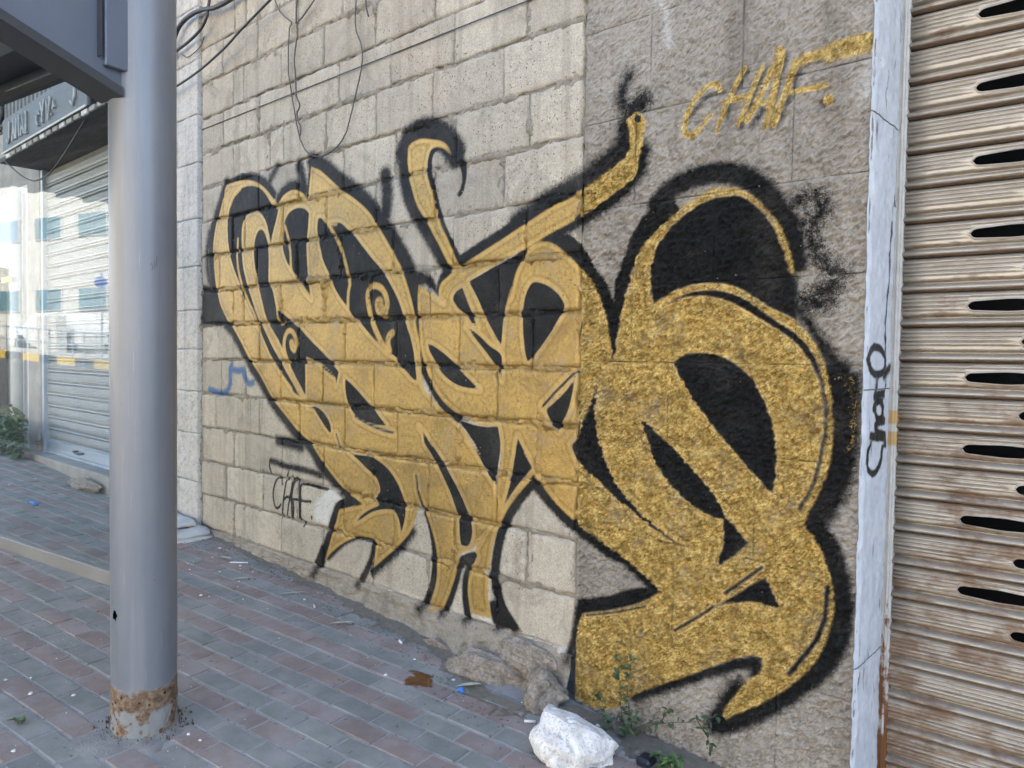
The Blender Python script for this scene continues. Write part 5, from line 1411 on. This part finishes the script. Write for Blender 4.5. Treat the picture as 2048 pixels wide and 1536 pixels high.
tagit(grm.build('rust_flakes', simple('rust_flake', (.05, .03, .02), (.14, .09, .055), 60, .95)), 'dark rust flakes and grime round the foot of the grey post', 'debris', kind='stuff')
# folded pale sheet by the pilaster
M_CLOTH = simple('dirty_cloth', (.42, .41, .38), (.56, .55, .52), 14, .95, 0, .8, .008)
cl = empty('folded_sheet', (-4.72, -.14, gz(-4.7)), 'dirty pale folded sheet lying at the foot of the pilaster', 'sheet')
for k, (z_, w_, x1_) in enumerate(((.012, .15, -4.40), (.040, .135, -4.43), (.072, .115, -4.56))):
    xs = np.linspace(-5.25, x1_, 40); ys = np.linspace(-1, 1, 12); XX, YY = np.meshgrid(xs, ys, indexing='ij')
    ZZ = gz(XX) + z_ + .012 * fbm(XX, YY * .2, 9, 3, k) - .018 * np.clip(np.abs(YY) - .75, 0, 1) * 4 * .25 - .02 * np.clip((XX - (x1_ - .05)) / .05, 0, 1) ** 2
    V = np.stack([XX.ravel(), (-.16 + YY * w_ * (1 - .15 * np.clip((XX - x1_ + .1) / .1, 0, 1)) + .02 * fbm(XX, YY, 5, 2, k)).ravel(), ZZ.ravel()], 1)
    o = mk('sheet_fold', V, grid_faces(40, 12), M_CLOTH, cl, True)
    sd_ = o.modifiers.new('thick', 'SOLIDIFY'); sd_.thickness = .012

# ------------------------------------------------------------------ across the street (lights the wall, shows in the glass)
M_W = simple('white_render', (.56, .54, .50), (.66, .64, .60), 1.2, .9); M_WG = NT('window_glass').set((.10, .20, .24), .1, 0, None, .6); M_CREAM = simple('cream_render', (.58, .50, .36), (.66, .58, .44), 1.2, .9)
def far_house(x0, x1, h, mat, label, wins):
    zb_ = gz((x0 + x1) / 2)
    b = empty('town_house', ((x0 + x1) / 2, -26, zb_), label, 'building')
    MB().box(x0, x1, -30, -22, zb_ - 1.2, zb_ + h, .05).build('facade', mat, b)
    MB().box(x0 - .15, x1 + .15, -22.3, -21.85, zb_ + h + .003, zb_ + h + .35, .03).build('cornice', M_W, b)
    for (wx, wz, ww, wh) in wins:
        w = MB().box(wx, wx + ww, -21.99, -21.93, zb_ + wz, zb_ + wz + wh, .02).build('window', M_W, b)
        MB().box(wx + .07, wx + ww / 2 - .03, -21.925, -21.91, zb_ + wz + .07, zb_ + wz + wh - .07).build('pane', M_WG, w)
        MB().box(wx + ww / 2 + .03, wx + ww - .07, -21.925, -21.91, zb_ + wz + .07, zb_ + wz + wh - .07).build('pane', M_WG, w)
    return b


far_house(-44, -30.5, 8.5, M_W, 'white house across the street reflected in the glass', [(-43 + i * 3.2, z, 2.0, 1.1) for i in range(4) for z in (1.2, 4.6)])
far_house(-30, -17, 9.5, M_W, 'broad white house facing the shelter from across the street', [(-29 + i * 3.2, z, 1.9, 1.2) for i in range(4) for z in (1.2, 4.6)])
far_house(-16.5, -2, 9.0, M_CREAM, 'cream house opposite the painted wall', [(-15.5 + i * 3.5, z, 1.7, 1.4) for i in range(4) for z in (1.2, 4.6)])
far_house(-1.5, 14, 9.5, M_W, 'white house opposite the rusty shutter', [(-.5 + i * 3.7, z, 1.7, 1.4) for i in range(4) for z in (1.2, 4.6)])
far_house(14.5, 30, 8.5, M_CREAM, 'cream house down the street to the right', [(15.5 + i * 3.7, z, 1.7, 1.4) for i in range(4) for z in (1.2, 4.6)])
far_house(-62, -44.5, 8.0, M_CREAM, 'cream house far up the street', [(-61 + i * 3.7, z, 1.7, 1.4) for i in range(4) for z in (1.2, 4.6)])


def car(x, y, paint, label):
    z = gz(x) - .14; c = empty('parked_car', (x, y, z), label, 'car', 'cars across the street')
    prof_ = [(-2.1, .35), (-2.1, .75), (-1.9, .85), (-1.2, .92), (-.7, 1.40), (.7, 1.42), (1.4, .95), (2.0, .85), (2.1, .6), (2.1, .35)]
    m = MB(); n = len(prof_)
    for yy, s_ in ((-.85, 1), (.85, 1)): m.v += [(x + px, y + yy * (.86 if pz > 1 else 1), z + pz) for px, pz in prof_]
    m.f = [tuple(range(n)), tuple(range(2 * n - 1, n - 1, -1))] + [(i, i + n, (i + 1) % n + n, (i + 1) % n) for i in range(n)]
    m.build('body', paint, c)
    for s_ in (-1, 1):
        m = MB(); v = [(x - 1.0, y + s_ * .83, z + .95), (x + 1.15, y + s_ * .83, z + .95), (x + .65, y + s_ * .745, z + 1.34), (x - .65, y + s_ * .745, z + 1.34)]
        m.add(v, [(0, 1, 2, 3)]); m.build('side_window', M_WG, c)
    for wx in (-1.3, 1.3):
        for s_ in (-1, 1): MB().tube([(x + wx, y + s_ * .70, z + .32), (x + wx, y + s_ * .87, z + .32)], .32, 16).build('wheel', M_DARK, c)
    return c


car(-33.0, -11.5, NT('car_blue').set((.05, .12, .28), .25, 0, None, .6), 'blue car parked across the street, reflected in the glass')
car(-26.0, -16.5, NT('car_white').set((.7, .7, .7), .25, 0, None, .6), 'white car parked beyond the striped kerb, reflected in the glass')
# box, railing and sign beyond the striped kerb
zb_ = gz(-24.5)
tagit(MB().box(-25.2, -24.2, -15.3, -14.9, zb_ - .05, zb_ + 1.2, .03).build('utility_box', M_W), 'white utility box beyond the striped kerb', 'box')
rl = empty('railing', (-24, -14.2, gz(-24)), 'low metal railing beyond the striped kerb', 'railing')
for i in range(22):
    x = -30 + i * .55; MB().tube([(x, -14.2, gz(x) - .05), (x, -14.2, gz(x) + .75)], .025, 6).build('upright', M_GALB, rl)
for h_ in (.35, .75): MB().tube([(-30, -14.2, gz(-30) + h_), (-18.4, -14.2, gz(-18.4) + h_)], .025, 6).build('bar', M_GALB, rl)
sg2 = empty('road_sign', (-21.5, -14.6, gz(-21.5)), 'round blue road sign across the street, reflected in the glass', 'sign')
MB().tube([(-21.5, -14.6, gz(-21.5) - .05), (-21.5, -14.6, gz(-21.5) + 2.6)], .03, 8).build('pole', M_GALB, sg2)
MB().tube([(-21.5, -14.56, gz(-21.5) + 2.3), (-21.46, -14.54, gz(-21.5) + 2.3)], .17, 20).build('disc', simple('sign_blue', (.01, .08, .40), (.02, .10, .45), 3, .4), sg2)
print('tris', sum(sum(len(p.vertices) - 2 for p in o.data.polygons) for o in bpy.data.objects if o.type == 'MESH'))
